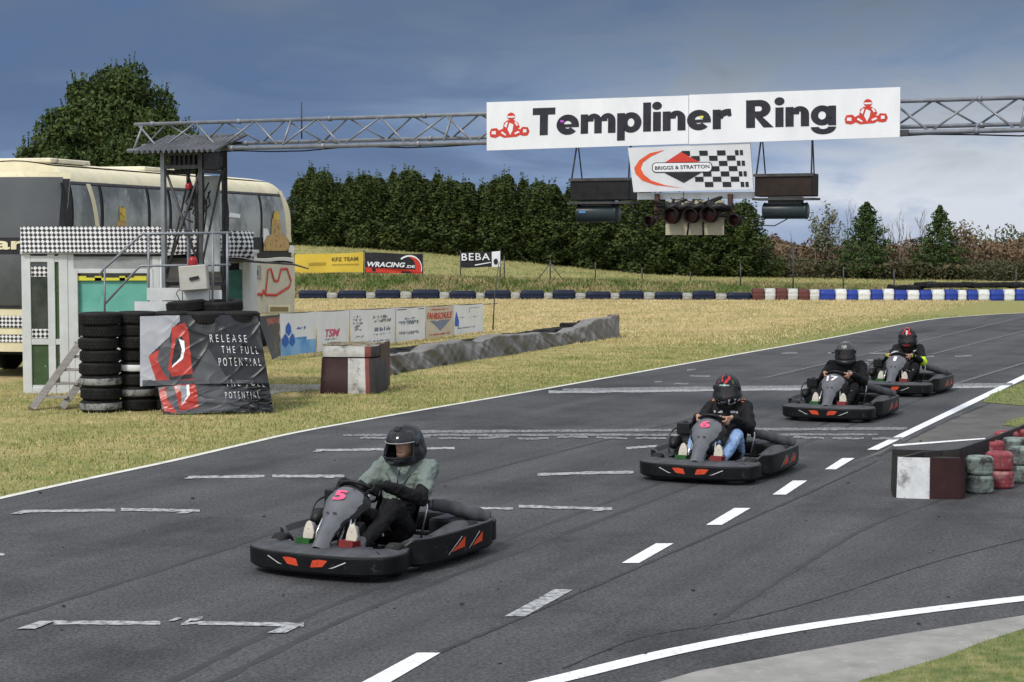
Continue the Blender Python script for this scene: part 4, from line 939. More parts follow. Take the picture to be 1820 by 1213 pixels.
M_wood=mat('grey_wood',(.32,.30,.27),(.22,.205,.185),scale=5,rough=.85,bump=.003,stretch=(1,1,8),detail=9)
SY=28.2; s0=G(56,729); s0=D(56,729,27.3); s1=D(158,600,28.6)
for dx in (0,.42):
    mb=MB(); a=Vector((s0.x+dx,s0.y+dx*.3,max(s0.z,0.0))); b=Vector((s1.x+dx,s1.y+dx*.3,s1.z+.1)); dd=(b-a); mb.tube([a,b],.075,4,smooth=False); mb.build('stringer',M_wood,stw)
for i in range(5):
    t=(i+.8)/5.4; c_=s0.lerp(s1,t); mb=MB(); mb.box((c_.x+.21,c_.y+.08,c_.z+.02),(.42,.22,.03)); mb.build('tread',M_wood,stw)
cb=thing('control_box','grey metal control box with a black label fixed to the railing','control box',(0,0,0))
a=pp_(318,516,27.9); b=pp_(370,472,27.9); mb=MB(); mb.box(((a.x+b.x)/2,27.95,(a.z+b.z)/2),(b.x-a.x-.03,.22,b.z-a.z),rot=Matrix.Rotation(R(-4),3,'Y')); mb.build('box_body',mat('grey_box',(.47,.46,.42),(.38,.37,.34),scale=4,rough=.6,detail=8),cb,bev=.012)
mb=MB(); c_=pp_(345,495,27.82); mb.box(c_,(.15,.006,.05),rot=Matrix.Rotation(R(-12),3,'Y')); mb.build('black_label',M_blk,cb)
beacon(pp_(343,469,27.95),.075,'red round warning beacon on top of the grey control box')
cbx=MB(); a=pp_(322,512,27.95); cbx.tube([a,a+Vector((-.08,0,-.08)),a+Vector((.0,0,-.25)),a+Vector((.13,0,-.32)),a+Vector((.12,0,-.6))],.008,5); cbx.build('cable',M_black,cb)
# ================================================================ tyres
def road_tyre():
    mb=MB(); r=.30; prof=[(.17,-.07),(.22,-.093),(.272,-.090),(.292,-.070),(.301,-.03),(.301,.03),(.292,.070),(.272,.090),(.22,.093),(.17,.07),(.175,.05),(.20,.0),(.175,-.05)]
    mb.lathe(prof,36,closed=True)
    for k in range(40):
        a=2*PI*k/40
        for z in (-.045,0,.045): mb.box((math.cos(a+z*2)*.3005,math.sin(a+z*2)*.3005,z),(.014,.034,.034),rot=Matrix.Rotation(a+z*2,3,'Z'))
    return mb
def kart_tyre(r=.14,w=.19):
    mb=MB(); mb.lathe([(r*.5,-w*.42),(r*.62,-w*.5),(r*.86,-w*.49),(r*.97,-w*.40),(r,-w*.2),(r,w*.2),(r*.97,w*.40),(r*.86,w*.49),(r*.62,w*.5),(r*.5,w*.42),(r*.45,0)],28,closed=True)
    for k in range(30):
        a=2*PI*k/30
        for j in range(4):
            z=(j-1.5)*w*.2; b_=a+.06*(j%2); mb.box((math.cos(b_)*r*1.0,math.sin(b_)*r*1.0,z),(.008,.018,w*.13),rot=Matrix.Rotation(b_,3,'Z'))
    return mb
tyre_me=None
def add_tyre(loc,label,group,rz=0,m=None,sc=1,mesh=None,name='tyre',tilt=0):
    global tyre_me
    if mesh is None:
        if tyre_me is None: o=road_tyre().build(name,M_rubber); tyre_me=o.data
        else: o=bpy.data.objects.new(name,tyre_me); C.objects.link(o)
    else: o=bpy.data.objects.new(name,mesh); C.objects.link(o)
    o.location=loc; o.rotation_euler=(tilt,0,rz); o.scale=(sc,)*3
    return tag(o,label,'tyre',group)
levels=['bottom','second','third','fourth','fifth','sixth','seventh','top']
M_band=mat('grey_band',(.26,.26,.26),(.06,.06,.06),scale=7,rough=.7,detail=10,lo=.44,hi=.58)
rt=random.Random(5)
stacks=[(176,27.15,'leftmost stack, by the wooden steps'),(244,27.45,'second stack, beside the dark banner'),(306,27.5,None),(366,27.35,None),(425,27.5,None)]
for si,(px,Y,nm) in enumerate(stacks):
    X=(px-910)/F*Y
    for k in range(8):
        lab=(('top tyre of the ' if k==7 else 'bottom tyre of the ' if k==0 else levels[k]+' tyre from the bottom in the ')+nm) if nm else 'black tyre in the stacks hidden behind the dark banner'
        if si==0 and k==2: lab='grey banded tyre, third from the bottom in the leftmost stack'
        if si==1 and k==3: lab='white banded tyre, fourth from the bottom in the second stack'
        o=add_tyre((X+rt.uniform(-.02,.02),Y+rt.uniform(-.02,.02),.095+.188*k),lab,'black road tyres stacked round the tower' if nm else 'black tyres behind the banner',rt.uniform(0,6),tilt=rt.uniform(-.012,.012),sc=rt.uniform(.97,1.02))
        if (si,k) in ((0,2),(1,3),(1,1),(0,0)):
            mb=MB(); n=40
            mb.lathe([(.3085,-.05),(.3125,-.045),(.3125,.045),(.3085,.05)],44,closed=True); bd=mb.build('painted_band',M_white if (si,k)==(1,3) else M_band,o)
    # loose lid tyres on top behind
for i,(px,Y,z) in enumerate(((292,28.15,1.52),(335,28.0,1.56),(392,28.1,1.58),(440,28.35,1.60))):
    pass
M_k=mat('old_tyre_tops',(.05,.05,.05))
for i,(px,Y) in enumerate(((330,28.0),(396,28.0))):
    X=(px-910)/F*Y
    for k in range(9 if i else 9): add_tyre((X,Y+.02,.095+.183*k),'black tyre in the rear row of stacks behind the dark banner','black tyres of the rear row',rt.uniform(0,6),tilt=rt.uniform(-.02,.02) if k<8 else -.09)
mb=MB(); lt=D(168,489,26.83)
# ---------------------------------------------------------------- dark banners hung on the stacks
def wav(u,v,seed,amp):
    p=Vector((u*2.6+v*1.2+seed,v*1.8-u*1.0,seed)); w_=noise.noise(p*1.1)*1.0+noise.noise(p*2.7)*.35
    r_=1-abs(noise.noise(Vector((u*3.2+v*2.6+seed,(v*1.2-u*1.6),seed*.3))))*2.6
    r2=1-abs(noise.noise(Vector((u*6-v*4.0+seed,(v+u)*1.3,seed))))*3.2
    return amp*(w_*.8+.5*max(0,r_)**2.5+.25*max(0,r2)**2)*(.15+1.1*u)
M_bandark=mat('dark_banner_vinyl',(.009,.010,.013),(.018,.019,.024),scale=2.5,rough=.38,detail=5,spec=.35)
M_bangrey=mat('grey_banner_vinyl',(.24,.25,.28),(.33,.34,.37),scale=2,rough=.4,detail=4)
M_banred=mat('red_banner_vinyl',(.42,.035,.022),(.26,.02,.015),scale=5,rough=.3,detail=5)
M_banmid=mat('mid_banner_vinyl',(.05,.053,.062),(.075,.08,.09),scale=3,rough=.4,detail=4)
def hbanner(name,label,c00,c10,c01,c11,seed,amp,regions,texts,nu=220,nv=120,bow=.0):
    """corners as world points (bottom left, bottom right, top left, top right)"""
    nrm=(c10-c00).cross(c01-c00).normalized()
    if nrm.y>0: nrm=-nrm
    def Bf(u,v,e=0):
        b=(c00*(1-u)+c10*u)*(1-v)+(c01*(1-u)+c11*u)*v
        return b+nrm*(wav(u,v,seed,amp)+bow*(1-(2*u-1)**2)+e)+Vector((0,0,-.03*math.sin(v*PI)*0))
    t=thing(name,label,'banner',(0,0,0)); mats=[r[0] for r in regions]
    def inside(pts,x,y):
        r=False; j=len(pts)-1
        for i in range(len(pts)):
            xi,yi=pts[i]; xj,yj=pts[j]
            if (yi>y)!=(yj>y) and x<(xj-xi)*(y-yi)/(yj-yi)+xi: r=not r
            j=i
        return r
    def mf(u,v):
        k=0
        for i,rg in enumerate(regions[1:],1):
            if inside(rg[1],u,v): k=i
        return k
    mb=MB(); mb.grid(lambda u,v: Bf(u,v),nu,nv,mfn=mf); mb.build('sheet',mats,t,fix=False)
    for (s_,x0,y0,x1,y1,kw) in texts:
        mb=MB(); fit_text(mb,s_,x0,y0,x1,y1,lambda x,y: Bf(x,y,.008),**kw); mb.build('lettering',M_white,t,fix=False)
    return Bf
def c3(x,y):    # crop 3 px (scale 4.492, origin 120,480) -> photo px
    return 120+x/4.492,480+y/4.492
BYf=26.78
def upv(x,y): # crop3 px -> uv of upper banner
    px,py=c3(x,y); u=(px-249)/(225+ (py-565)/120*8); v=1-(py-563-(0))/123; return (u,v)
def P3(l): return [upv(*a) for a in l]
ul,ur,ll,lr=D(249,563,27.05),D(458,562,27.3),D(249,687,26.75),D(478,682,26.95)
regs=[(M_bandark,None),(M_bangrey,P3([(580,370),(920,370),(920,420),(850,480),(830,540),(660,680),(720,930),(580,930)])),
 (M_banmid,P3([(700,690),(830,540),(840,700),(815,900),(720,800)])),(M_banmid,P3([(1000,860),(1150,640),(1300,900),(1060,930)])),
 (M_banred,P3([(650,690),(740,640),(720,720),(770,830),(830,890),(1020,880),(1010,905),(720,900),(680,800)])),
 (M_banred,P3([(850,470),(960,430),(990,500),(1000,700),(1010,840),(840,860),(810,800),(840,640)])),
 (M_blk,P3([(880,560),(930,540),(960,600),(940,720),(850,780),(840,740),(870,620)])),
 (M_white,P3([(905,560),(950,580),(955,650),(935,720),(840,790),(850,770),(915,710),(930,650)])),
 (M_banmid,P3([(600,880),(1500,900),(1500,925),(600,925)]))]
hbanner('dark_banner','upper dark vinyl banner with red car lamps reading RELEASE THE FULL POTENTIAL',ll,lr,ul,ur,1.3,.055,regs,
 [('RELEASE',*upv(1170,595),*upv(1475,535),dict(bold=-.012,spacing=1.7)),('THE FULL',*upv(1262,685),*upv(1560,628),dict(bold=-.012,spacing=1.7)),('POTENTIAL',*upv(1232,785),*upv(1575,722),dict(bold=-.012,spacing=1.7))],bow=.06)
def lov(x,y):
    px,py=c3(x,y); return ((px-285)/200,1-(py-682)/58)
def P4(l): return [lov(*a) for a in l]
regs2=[(M_bandark,None),(M_banmid,P4([(800,925),(1250,925),(1450,1080),(1200,1190),(820,1190)])),(M_banred,P4([(735,970),(800,930),(800,1040),(860,1160),(760,1140)])),(M_banred,P4([(870,925),(1045,925),(1040,1120),(885,1140)])),(M_bangrey,P4([(880,930),(990,940),(985,1000),(940,1060),(900,1090),(920,1000)])),(M_white,P4([(970,930),(990,930),(985,1010),(900,1100),(960,1020)]))]
hbanner('dark_banner','lower crumpled dark banner with the last two printed lines, touching the grass',D(290,739,26.6),D(486,736,26.85),D(280,684,26.8),D(478,680,27.05),4.1,.075,regs2,
 [('THE FULL',*lov(1285,955),*lov(1600,905),dict(bold=-.012,spacing=1.7)),('POTENTIAL',*lov(1268,1050),*lov(1545,1000),dict(bold=-.012,spacing=1.7))],bow=.08)
bb=Vector((0,0,0))
hbanner('dark_banner','dark banner side piece with red car lamp wrapping the right of the tyre stacks',D(484,640,28.6),D(499,632,31.0),D(458,563,28.2),D(497,559,31.0),7,.02,[(M_bandark,None),(M_banred,[(.35,.78),(.95,.80),(.98,.93),(.35,.92)]),(M_banmid,[(.3,.05),(.9,.1),(.6,.5)])],[],40,30)
# ================================================================ sponsor banners on the inner fence
Bl=[(498,632,555,38.4),(858,588,541,49.5)]
def fenceP(px,v,e=0):
    # px across the photo, v 0..1 bottom to top
    a=D(498,634,38.4); b=D(858,589,49.5); at=D(498,557,38.4); bt_=D(858,540,49.5)
    d=ray(px,600); den=(b-a); nrm=Vector((den.y,-den.x,0)).normalized(); s_=(a-Vector((0,0,CAMZ))).dot(nrm)/d.dot(nrm); X=d.x*s_; t=(X-a.x)/(b.x-a.x)
    lo_=a.lerp(b,t); hi_=at.lerp(bt_,t); return lo_.lerp(hi_,v)+nrm*e*(1 if nrm.y<0 else -1)
sbn=[(498,561,'white to blue banner with blue hexagon crystals at the left end of the sponsor row'),(562,621,'plain white banner with a small pink logo in the sponsor row'),(622,703,'white banner with three blocks of dark print in the sponsor row'),(704,756,'white banner with a wide grey and blue emblem in the sponsor row'),(757,806,'cream banner with red driving school lettering and grey wedge'),(807,858,'white banner with dark drop and thin print at the right end of the sponsor row')]
M_bgrad=mat('blue_wash',(.10,.30,.62),(.25,.48,.74),scale=2,rough=.5,detail=3)
M_pink=mat('pink_print',(.62,.10,.18),rough=.5); M_gry2=mat('grey_blue_print',(.22,.26,.34),(.14,.17,.25),scale=9,rough=.5)
M_cream2=mat('cream_banner',(.62,.55,.43),(.56,.49,.38),scale=3,rough=.5)
for i,(x0,x1,lab) in enumerate(sbn):
    t=thing('sponsor_banner',lab,'banner',(0,0,0),0,'sponsor banners on the inner fence')
    def Sf(u,v,e=0,x0=x0,x1=x1,i=i): 
        p=fenceP(x0+(x1-x0)*u,v,e+.012*math.sin(u*9+i)+.01*math.sin(v*5+u*4)); p.z+=-.02*math.sin(u*PI)*v; return p
    mb=MB()
    if i==0: mb.grid(lambda u,v: Sf(u,v),12,12,mfn=lambda u,v: 1 if v<.36+.10*math.sin(u*4) else 0); mb.build('sheet',[M_white,M_bgrad],t,fix=False)
    else: mb.grid(lambda u,v: Sf(u,v),12,8); mb.build('sheet',M_cream2 if i==4 else M_white,t,fix=False)
    def pol(name,pts,m,e=.01): mb=MB(); mb.add([Sf(u,v,e) for u,v in pts],[tuple(range(len(pts)))]); mb.build(name,m,t,fix=False)
    def bars(lst,m,e=.01,name='small_print'):
        mb=MB(); rb=random.Random(i)
        for (a,b,c,d) in lst:
            rows=max(1,int((d-b)/.075)); hh=(d-b)/rows
            for r_ in range(rows):
                u=a+rb.uniform(0,.04); ce=c-rb.uniform(0,(c-a)*.25); y0=b+r_*hh+hh*.12; y1=b+(r_+1)*hh-hh*.12
                while u<ce:
                    w_=rb.uniform(.012,.035); v0=y0+rb.choice([0,0,hh*.3]); v1=y1-rb.choice([0,0,hh*.3]); mb.add([Sf(u,v0,e),Sf(min(u+w_,ce),v0,e),Sf(min(u+w_,ce)+.008,v1,e),Sf(u+.008,v1,e)],[(0,1,2,3)]); u+=w_+rb.choice([.008,.008,.03])
        mb.build(name,m,t,fix=False)
    if i==0:
        for (cx,cy) in ((.22,.62),(.12,.36),(.33,.36)): pol('crystal',[(cx-.09,cy-.06),(cx,cy-.16),(cx+.09,cy-.06),(cx+.07,cy+.08),(cx,cy+.17),(cx-.07,cy+.08)],M_blue)
        bars([(.45,.6,.8,.68),(.45,.36,.75,.40)],M_blue)
    if i==1:
        mb=MB(); fit_text(mb,'TSM',.28,.34,.70,.55,lambda x,y: Sf(x,y,.01),bold=.03,shear=.3); mb.build('lettering',M_pink,t,fix=False); bars([(.25,.27,.70,.31)],M_grey)
    if i==2:
        bars([(.06,.42,.30,.86),(.5,.62,.92,.84)],M_grey,name='dark_emblem'); bars([(.08,.24,.38,.30),(.5,.36,.95,.50),(.5,.26,.95,.31),(.02,.08,.95,.13)],M_gry2)
    if i==3:
        pol('top_line',[(.05,.93),(.95,.93),(.95,.95),(.05,.95)],M_blk); bars([(.10,.48,.90,.62),(.3,.55,.75,.72)],M_gry2,name='wide_emblem'); bars([(.08,.18,.9,.30)],M_grey,.012)
    if i==4:
        mb=MB(); fit_text(mb,'FAHRSCHULE',.06,.58,.94,.80,lambda x,y: Sf(x,y,.01),bold=.02,shear=.2); mb.build('lettering',M_red,t,fix=False); pol('grey_wedge',[(.16,.54),(.9,.54),(.5,.20)],M_gry2); bars([(.2,.87,.8,.93),(.1,.06,.9,.12)],M_red)
    if i==5:
        pol('dark_drop',[(.02,.30),(.14,.26),(.16,.45),(.09,.78),(.03,.5)],M_blue); bars([(.12,.55,.42,.60),(.52,.72,.55,.9),(.55,.55,.9,.58),(.1,.18,.92,.24),(.52,.88,.9,.91)],M_grey)
fp=thing('inner_fence','thin wooden posts and rail carrying the row of sponsor banners','fence',(0,0,0))
for px in (498,562,622,664,704,741,757,784,807,858):
    q=fenceP(px,0,-.03); z1=fenceP(px,1,-.03).z if px in(498,562,622,704,757,807,858) else q.z+.3
    mb=MB(); mb.box((q.x,q.y+.03,z1/2),(.05,.05,z1)); mb.build('post',M_wood,fp)
mb=MB(); mb.tube([fenceP(498,.98,-.05),fenceP(858,.98,-.05)],.02,6); mb.tube([fenceP(858,.97,-.03),D(884,540,50.5)],.012,6); mb.build('rail',M_dsteel,fp)
pb=G(875,590); pb=Vector(((876-910)/F*50.5,50.5,0)); mb=MB(); mb.tube([pb,pb+Vector((.05,0,1.0)),D(887,466,50.5)],[.022,.018,.012],6); tag(mb.build('thin_pole',M_dsteel),'thin leaning black pole at the right end of the sponsor banners','pole')
# ================================================================ tarp covered tyre wall
base=[(676,668),(740,655),(830,640),(900,630),(1000,612),(1062,604),(1092,600)]
topl=[(682,634),(740,624),(760,612),(830,604),(900,596),(960,592),(1000,590),(1060,568),(1092,560)]
Bp=[G(*p) for p in base]
def along(P,u):
    L_=[0]; 
    for a,b in zip(P,P[1:]): L_.append(L_[-1]+(b-a).length)
    s_=u*L_[-1]
    for i in range(len(P)-1):
        if s_<=L_[i+1] or i==len(P)-2: return P[i].lerp(P[i+1],(s_-L_[i])/(L_[i+1]-L_[i]))
wd=(Bp[-1]-Bp[0]).normalized(); wn=Vector((wd.y,-wd.x,0))
if wn.y>0: wn=-wn
tp_=thing('tarp_wall','long grey tarpaulin draped over the tyre wall beside the track','tarpaulin',(0,0,0))
def tarp(u,v):
    b=along(Bp,u); px=910+F*b.x/b.y
    # top height read from the photo's outline
    ty=None
    for (x0,y0),(x1,y1) in zip(topl,topl[1:]):
        if x0<=px<=x1: ty=y0+(y1-y0)*(px-x0)/(x1-x0)
    if ty is None: ty=topl[0][1] if px<topl[0][0] else topl[-1][1]
    h=max(.25,D(px,ty,b.y+.1).z)
    q=Vector((u*22,v*1.6,0)); f_=noise.noise(Vector((u*23+v*1.6,v*.7,0)))*.8+noise.noise(Vector((u*61-v*3.0,v*1.2,3)))*.42+.4*noise.noise(Vector((u*9,v*2,9)))
    rid=(1-abs(noise.noise(Vector((u*36+v*2.6,v*.5,7)))*3.0)); rid=max(0,rid)**1.5
    if v<.7: z=h*(v/.7); o=.10+.10*(1-v/.7)*.5+.13*f_+.06*rid*(1-.5*v)
    else: a=(v-.7)/.3; z=h*(1-.10*a*a)+.02*f_; o=.10-.38*a+.05*f_*(1-a)
    z=z+.13*noise.noise(Vector((u*15,0,5)))*v+.03*f_*v
    return b+wn*o+Vector((0,0,max(z,.0)))
mb=MB(); mb.grid(tarp,260,34); mb.build('tarp_sheet',mat('grey_tarp',(.135,.13,.125),(.20,.195,.19),scale=3,rough=.75,detail=9,c3=(.07,.067,.063),sc3=1.3,stretch=(1,1,.35)),tp_,fix=False)
mb=MB(); e=Bp[-1]; 
hE=D(1090,561,e.y).z; mb.box((e.x-.02,e.y+.15,hE/2),(.12,.30,hE+.02),rot=Matrix.Rotation(math.atan2(wd.y,wd.x),3,'Z')); mb.build('end_board',mat('dull_red_board',(.14,.06,.05),(.09,.05,.045),scale=4,rough=.8),tp_,bev=.02)
i=0
for u in np.linspace(.06,.97,24):
    b=along(Bp,float(u)); h=tarp(float(u),.7).z
    for k,lev in ((0,'lower'),(1,'upper')):
        z=.10+k*max(.16,(h-.30)) 
        if k==1 and h<.36: z=.24
        add_tyre((b.x-wn.x*.55,b.y-wn.y*.55,min(z,h-.02) if k else .095),'black tyre lying behind the grey tarpaulin wall','tyres behind the tarpaulin',rt.uniform(0,6),tilt=rt.uniform(-.1,.1),sc=.98)
# end cap of that wall: block wrapped in painted belting
def dcap(mb,c,ang,w_,dp,z0,z1,bulge=.0,flare=0,mfn=None,n=30,cap=True):
    """upright wrapped block with rounded front; local x width, y depth"""
    pts=[]
    for i in range(n+1):
        t=i/n
        if t<.2: x=-w_/2; y=dp*(1-t/.2)*.5+.0
        elif t>.8: x=w_/2; y=dp*((t-.8)/.2)*.5
        else:
            a=PI*(t-.2)/.6; cc_=math.cos(a); x=-w_/2*math.copysign(abs(cc_)**.30,cc_); y=-dp*.5*max(0,math.sin(a))**.30
        pts.append((x,y))
    Rm=Matrix.Rotation(ang,3,'Z'); o=len(mb.v); vs=[]
    for z,k in((z0,1+flare),(z1,1)):
        for x,y in pts: vs.append(Vector(c)+Rm@Vector((x*k,y*k,z)))
    m_=n+1; fs=[(i,i+1,m_+i+1,m_+i) for i in range(n)]+[(n,0,m_,m_+n)]
    for i,f in enumerate(fs): mb.f.append(tuple(q+o for q in f)); mb.m.append(mfn((pts[f[0]%m_][0]+pts[f[1]%m_][0])/2/w_ if i<n else -.495) if mfn else 0); mb.sm.append(i<n)
    mb.v+=[tuple(v) for v in vs]
    if cap: mb.f.append(tuple(o+m_+i for i in range(m_))); mb.m.append(0); mb.sm.append(False)
M_maroon=mat('maroon_belting',(.026,.010,.011),(.038,.014,.014),scale=5,rough=.6,detail=8,c3=(.03,.03,.03),sc3=3)
M_wbelt=mat('white_belting',(.66,.68,.69),(.50,.51,.51),scale=7,rough=.6,detail=11,c3=(.20,.20,.20),sc3=5,lo3=.56,hi3=.68)
M_oldw=mat('weathered_white',(.48,.48,.45),(.34,.34,.32),scale=6,rough=.7,detail=11,c3=(.16,.15,.14),sc3=5,lo3=.56,hi3=.66)
M_oldr=mat('weathered_red',(.20,.045,.035),(.13,.035,.03),scale=6,rough=.7,detail=10,c3=(.12,.09,.08),sc3=5,lo3=.6,hi3=.68)
M_bkbelt=mat('black_belting',(.025,.022,.022),(.04,.036,.034),scale=5,rough=.6,detail=8)
ec=thing('barrier_end','weathered red and white belted end block of the tarpaulin wall','barrier',G(624,700)+Vector((0,.45,0)),R(-5))
mb=MB(); dcap(mb,(0,0,0),0,.96,1.0,0,.60,0,.07,lambda x: 0 if x<-.09 else (1 if x<.26 else (2 if x<.38 else 3))); mb.build('lower_belt',[M_maroon,M_oldw,M_oldr,M_bkbelt],ec)
mb=MB(); dcap(mb,(0.0,0.02,0),0,.94,1.0,.62,.80,0,.0,lambda x: 1 if x<.22 else (2 if x<.42 else 3)); mb.build('upper_belt',[M_wood,M_oldw,M_oldr,M_bkbelt],ec)
mb=MB(); mb.box((.47,.45,.42),(.03,1.0,.80)); mb.build('side_belt',mat('dull_side_belt',(.07,.065,.062),(.12,.06,.045),scale=2,rough=.7),ec,bev=.01)
mb=MB()
for i in range(70): a=rt.uniform(-.42,.42); b=rt.uniform(-.40,.42); mb.box((a,b,.81+rt.uniform(0,.02)),(rt.uniform(.05,.2),.03,.015),rot=Matrix.Rotation(rt.uniform(0,3),3,'Z'))
mb.build('leaf_litter',mat('litter',(.40,.34,.22),(.25,.22,.16),scale=9,rough=.9),ec)
# ================================================================ right hand barrier
rc=G(1666,888); capD=Vector((.0,0,0))
rb=thing('barrier_end','low barrier end block with square white patch and maroon side at the right','barrier',(rc.x-.02,rc.y+.34,0),R(-10))
mb=MB(); dcap(mb,(0,0,0),0,.70,.66,.0,.42,0,.03,lambda x: 2 if x<-.455 else (1 if x<.06 else 0),n=60,cap=False); mb.build('belt_wrap',[M_maroon,M_wbelt,M_bkbelt],rb)
mb=MB(); dcap(mb,(0,0,0),0,.67,.62,.0,.36); mb.build('core',M_bkbelt,rb)
bw=thing('belt_wall','black conveyor belt wall running back from the white patched end block','barrier',(0,0,0))
w0=Vector((rc.x-.33,rc.y+.36,0)); W1=G(1700,846); 
def bz(px,py,z=.42): return G(px,py,z)
wl=[bz(1604,812),bz(1640,803),bz(1700,799),bz(1765,777),bz(1820,755),bz(1900,722),bz(2000,682)]
mb=MB()
for s_,e_ in zip(wl,wl[1:]):
    d_=(e_-s_); L_=d_.length; c_=(s_+e_)/2; mb.box((c_.x,c_.y,.21),(L_+.01,.03,.42),rot=Matrix.Rotation(math.atan2(d_.y,d_.x),3,'Z'))
mb.build('belt',M_bkbelt,bw)
M_tg=mat('greygreen_painted_rubber',(.22,.27,.25),(.10,.115,.11),scale=9,rough=.75,detail=11,c3=(.035,.035,.035),sc3=7,lo3=.5,hi3=.62,bump=.004,bscale=60)
M_tr=mat('red_painted_rubber',(.30,.055,.07),(.13,.03,.035),scale=9,rough=.7,detail=11,c3=(.40,.20,.20),sc3=6,lo3=.50,hi3=.66,bump=.004,bscale=60)
kt=[]
for m_ in (M_tg,M_tr):
    o=kart_tyre().build('barrier_tyre',m_); kt.append(o.data); bpy.data.objects.remove(o)
wdir=(wl[4]-wl[2]).normalized(); wside=Vector((wdir.y,-wdir.x,0))
pos=[(1747,880,0),(1783,871,1),(1822,861,0)]
names=['grey green','red','grey green']
cnt={}
def stackk(p,ci,desc,n=2):
    for k in range(n):
        o=add_tyre((p.x+rt.uniform(-.012,.012),p.y,.098+.192*k),('%s painted kart tyre, %s of the pair '%(['grey green','red'][ci],['lower','upper'][k]))+desc,'painted kart tyres in the right barrier',rt.uniform(0,6),mesh=kt[ci],name='kart_tyre')
for i,(px,py,ci) in enumerate(pos):
    p=G(px,py)+Vector((0,.14,0)); stackk(p,ci,['touching the end block','second from the end block','third in the front row'][i])
j=0
descs=['just behind the front grey stack','behind the front red stack','third in the second row by the belt','far back by the belt wall','at the far right of the second row','at the far right edge, by the belt wall','red pair furthest back','furthest right in the back row']
for px,py,ci in ((1766,848,1),(1808,842,0),(1846,836,1),(1795,828,1),(1834,825,1)):
    p=G(px,py)+Vector((0,.14,0)); stackk(p,ci,descs[j]); j+=1
# ================================================================ far tyre line
def blockmesh(w_,h_,dp,m,ridge=0,name='b'):
    mb=MB(); 
    def fn(u,v):
        a=u*2*PI; e=.45
        x=math.copysign(abs(math.cos(a))**e,math.cos(a))*w_/2; y=math.copysign(abs(math.sin(a))**e,math.sin(a))*dp/2
        k=1-.10*abs(2*v-1)**3
        if ridge: k*=1+.03*math.sin(v*ridge*PI*2)
        return Vector((x*k,y*k,h_*v))
    mb.grid(fn,40,10); mb.add([fn(i/40,1) for i in range(40)],[tuple(range(40))]); o=mb.build(name,m); me=o.data; bpy.data.objects.remove(o); return me
M_navy=mat('navy_cover',(.008,.014,.036),(.014,.021,.048),scale=2,rough=.6,detail=6)
M_rblue=mat('royal_blue_belting',(.02,.05,.32),(.015,.035,.24),scale=2,rough=.5,detail=6)
M_wfar=mat('white_block',(.62,.63,.62),(.46,.46,.45),scale=3,rough=.6,detail=9,c3=(.25,.25,.23),sc3=3,lo3=.58,hi3=.66)
M_brn=mat('brown_red_block',(.13,.04,.035),(.09,.03,.03),scale=3,rough=.7,detail=8)
def far_pos(px): 
    y=531+(px-525)*.0037 if px<1340 else 534+(px-1340)*.002; return G(px,y)
xs_l=[(536,598,'n'),(598,612,'w'),(612,647,'n'),(647,666,'w'),(666,711,'n'),(711,732,'w'),(732,781,'n'),(781,799,'w'),(799,846,'n'),(846,862,'w'),(862,908,'n'),(908,925,'w'),(925,967,'n'),(967,983,'w'),(983,1023,'n'),(1023,1042,'w'),(1042,1086,'n'),(1086,1102,'w'),(1102,1145,'n'),(1145,1165,'w'),(1165,1214,'n'),(1214,1232,'w'),(1232,1273,'n'),(1273,1293,'w'),(1293,1338,'n')]
xs_l[0]=(528,600,'n')
xs_l=[(530,580,'n')]+[(580,600,'w')]+[(600,650,'n')]+[(650,668,'w')]+xs_l[4:]
xs_r=[(1338,1360,'r'),(1360,1380,'o'),(1380,1401,'r'),(1401,1420,'o'),(1420,1440,'r'),(1440,1458,'o'),(1458,1486,'b'),(1486,1507,'W'),(1507,1526,'b'),(1526,1549,'W'),(1549,1571,'b'),(1571,1591,'W'),(1591,1614,'b'),(1614,1636,'W'),(1636,1658,'b'),(1658,1681,'W'),(1681,1704,'b'),(1704,1720,'W'),(1720,1740,'b'),(1740,1761,'W'),(1761,1786,'b'),(1786,1806,'W'),(1806,1830,'b'),(1830,1850,'W'),(1850,1872,'b')]
bcache={}
cc={}
tot={}
for *_,k in xs_l+xs_r: tot[k]=tot.get(k,0)+1
desc={'n':('navy wrapped tyre block','navy blocks of the far tyre line',.40,M_navy),'w':('dull white tyre gap block','pale blocks of the far tyre line',.27,mat('dull_white_block',(.40,.40,.38),(.22,.22,.21),scale=2.5,rough=.7,detail=9,c3=(.10,.10,.10),sc3=2.5,lo3=.55,hi3=.65)),'r':('brown red tyre block','brown red blocks of the far tyre line',.46,M_brn),'o':('off white ribbed block between brown red ones','off white blocks of the far tyre line',.44,M_wfar),'b':('royal blue barrier block','royal blue blocks of the far barrier',.44,M_rblue),'W':('bright white barrier block among the blue ones','white blocks of the far barrier',.44,mat('bright_white_block',(.74,.75,.75),(.58,.59,.59),scale=3,rough=.5,detail=9))}
for (x0,x1,k) in xs_l+xs_r:
    nm,grp,h_,m_=desc[k]; a=far_pos(x0); b=far_pos(x1); w_=(b-a).length
    if k not in bcache: bcache[k]=blockmesh(1.0,1.0,.55,m_,3 if k in 'ro' else 2)
    cc[k]=cc.get(k,0)+1
    o=bpy.data.objects.new('barrier_block',bcache[k]); C.objects.link(o); o.location=((a.x+b.x)/2,a.y+.3,0); o.scale=(w_*1.0,1.0,h_*(rt.uniform(.76,1.0) if k=='n' else rt.uniform(.94,1.06)) if k in 'nbW' else h_*rt.uniform(.9,1.12))
    i_=cc[k]; tag(o,'%s, %s from the left of its colour'%(nm,ordn[i_-1]),'barrier',grp)
    if k=='n':
        pass
dk=MB(); rr=random.Random(8)
a=far_pos(1600); b=far_pos(1900)
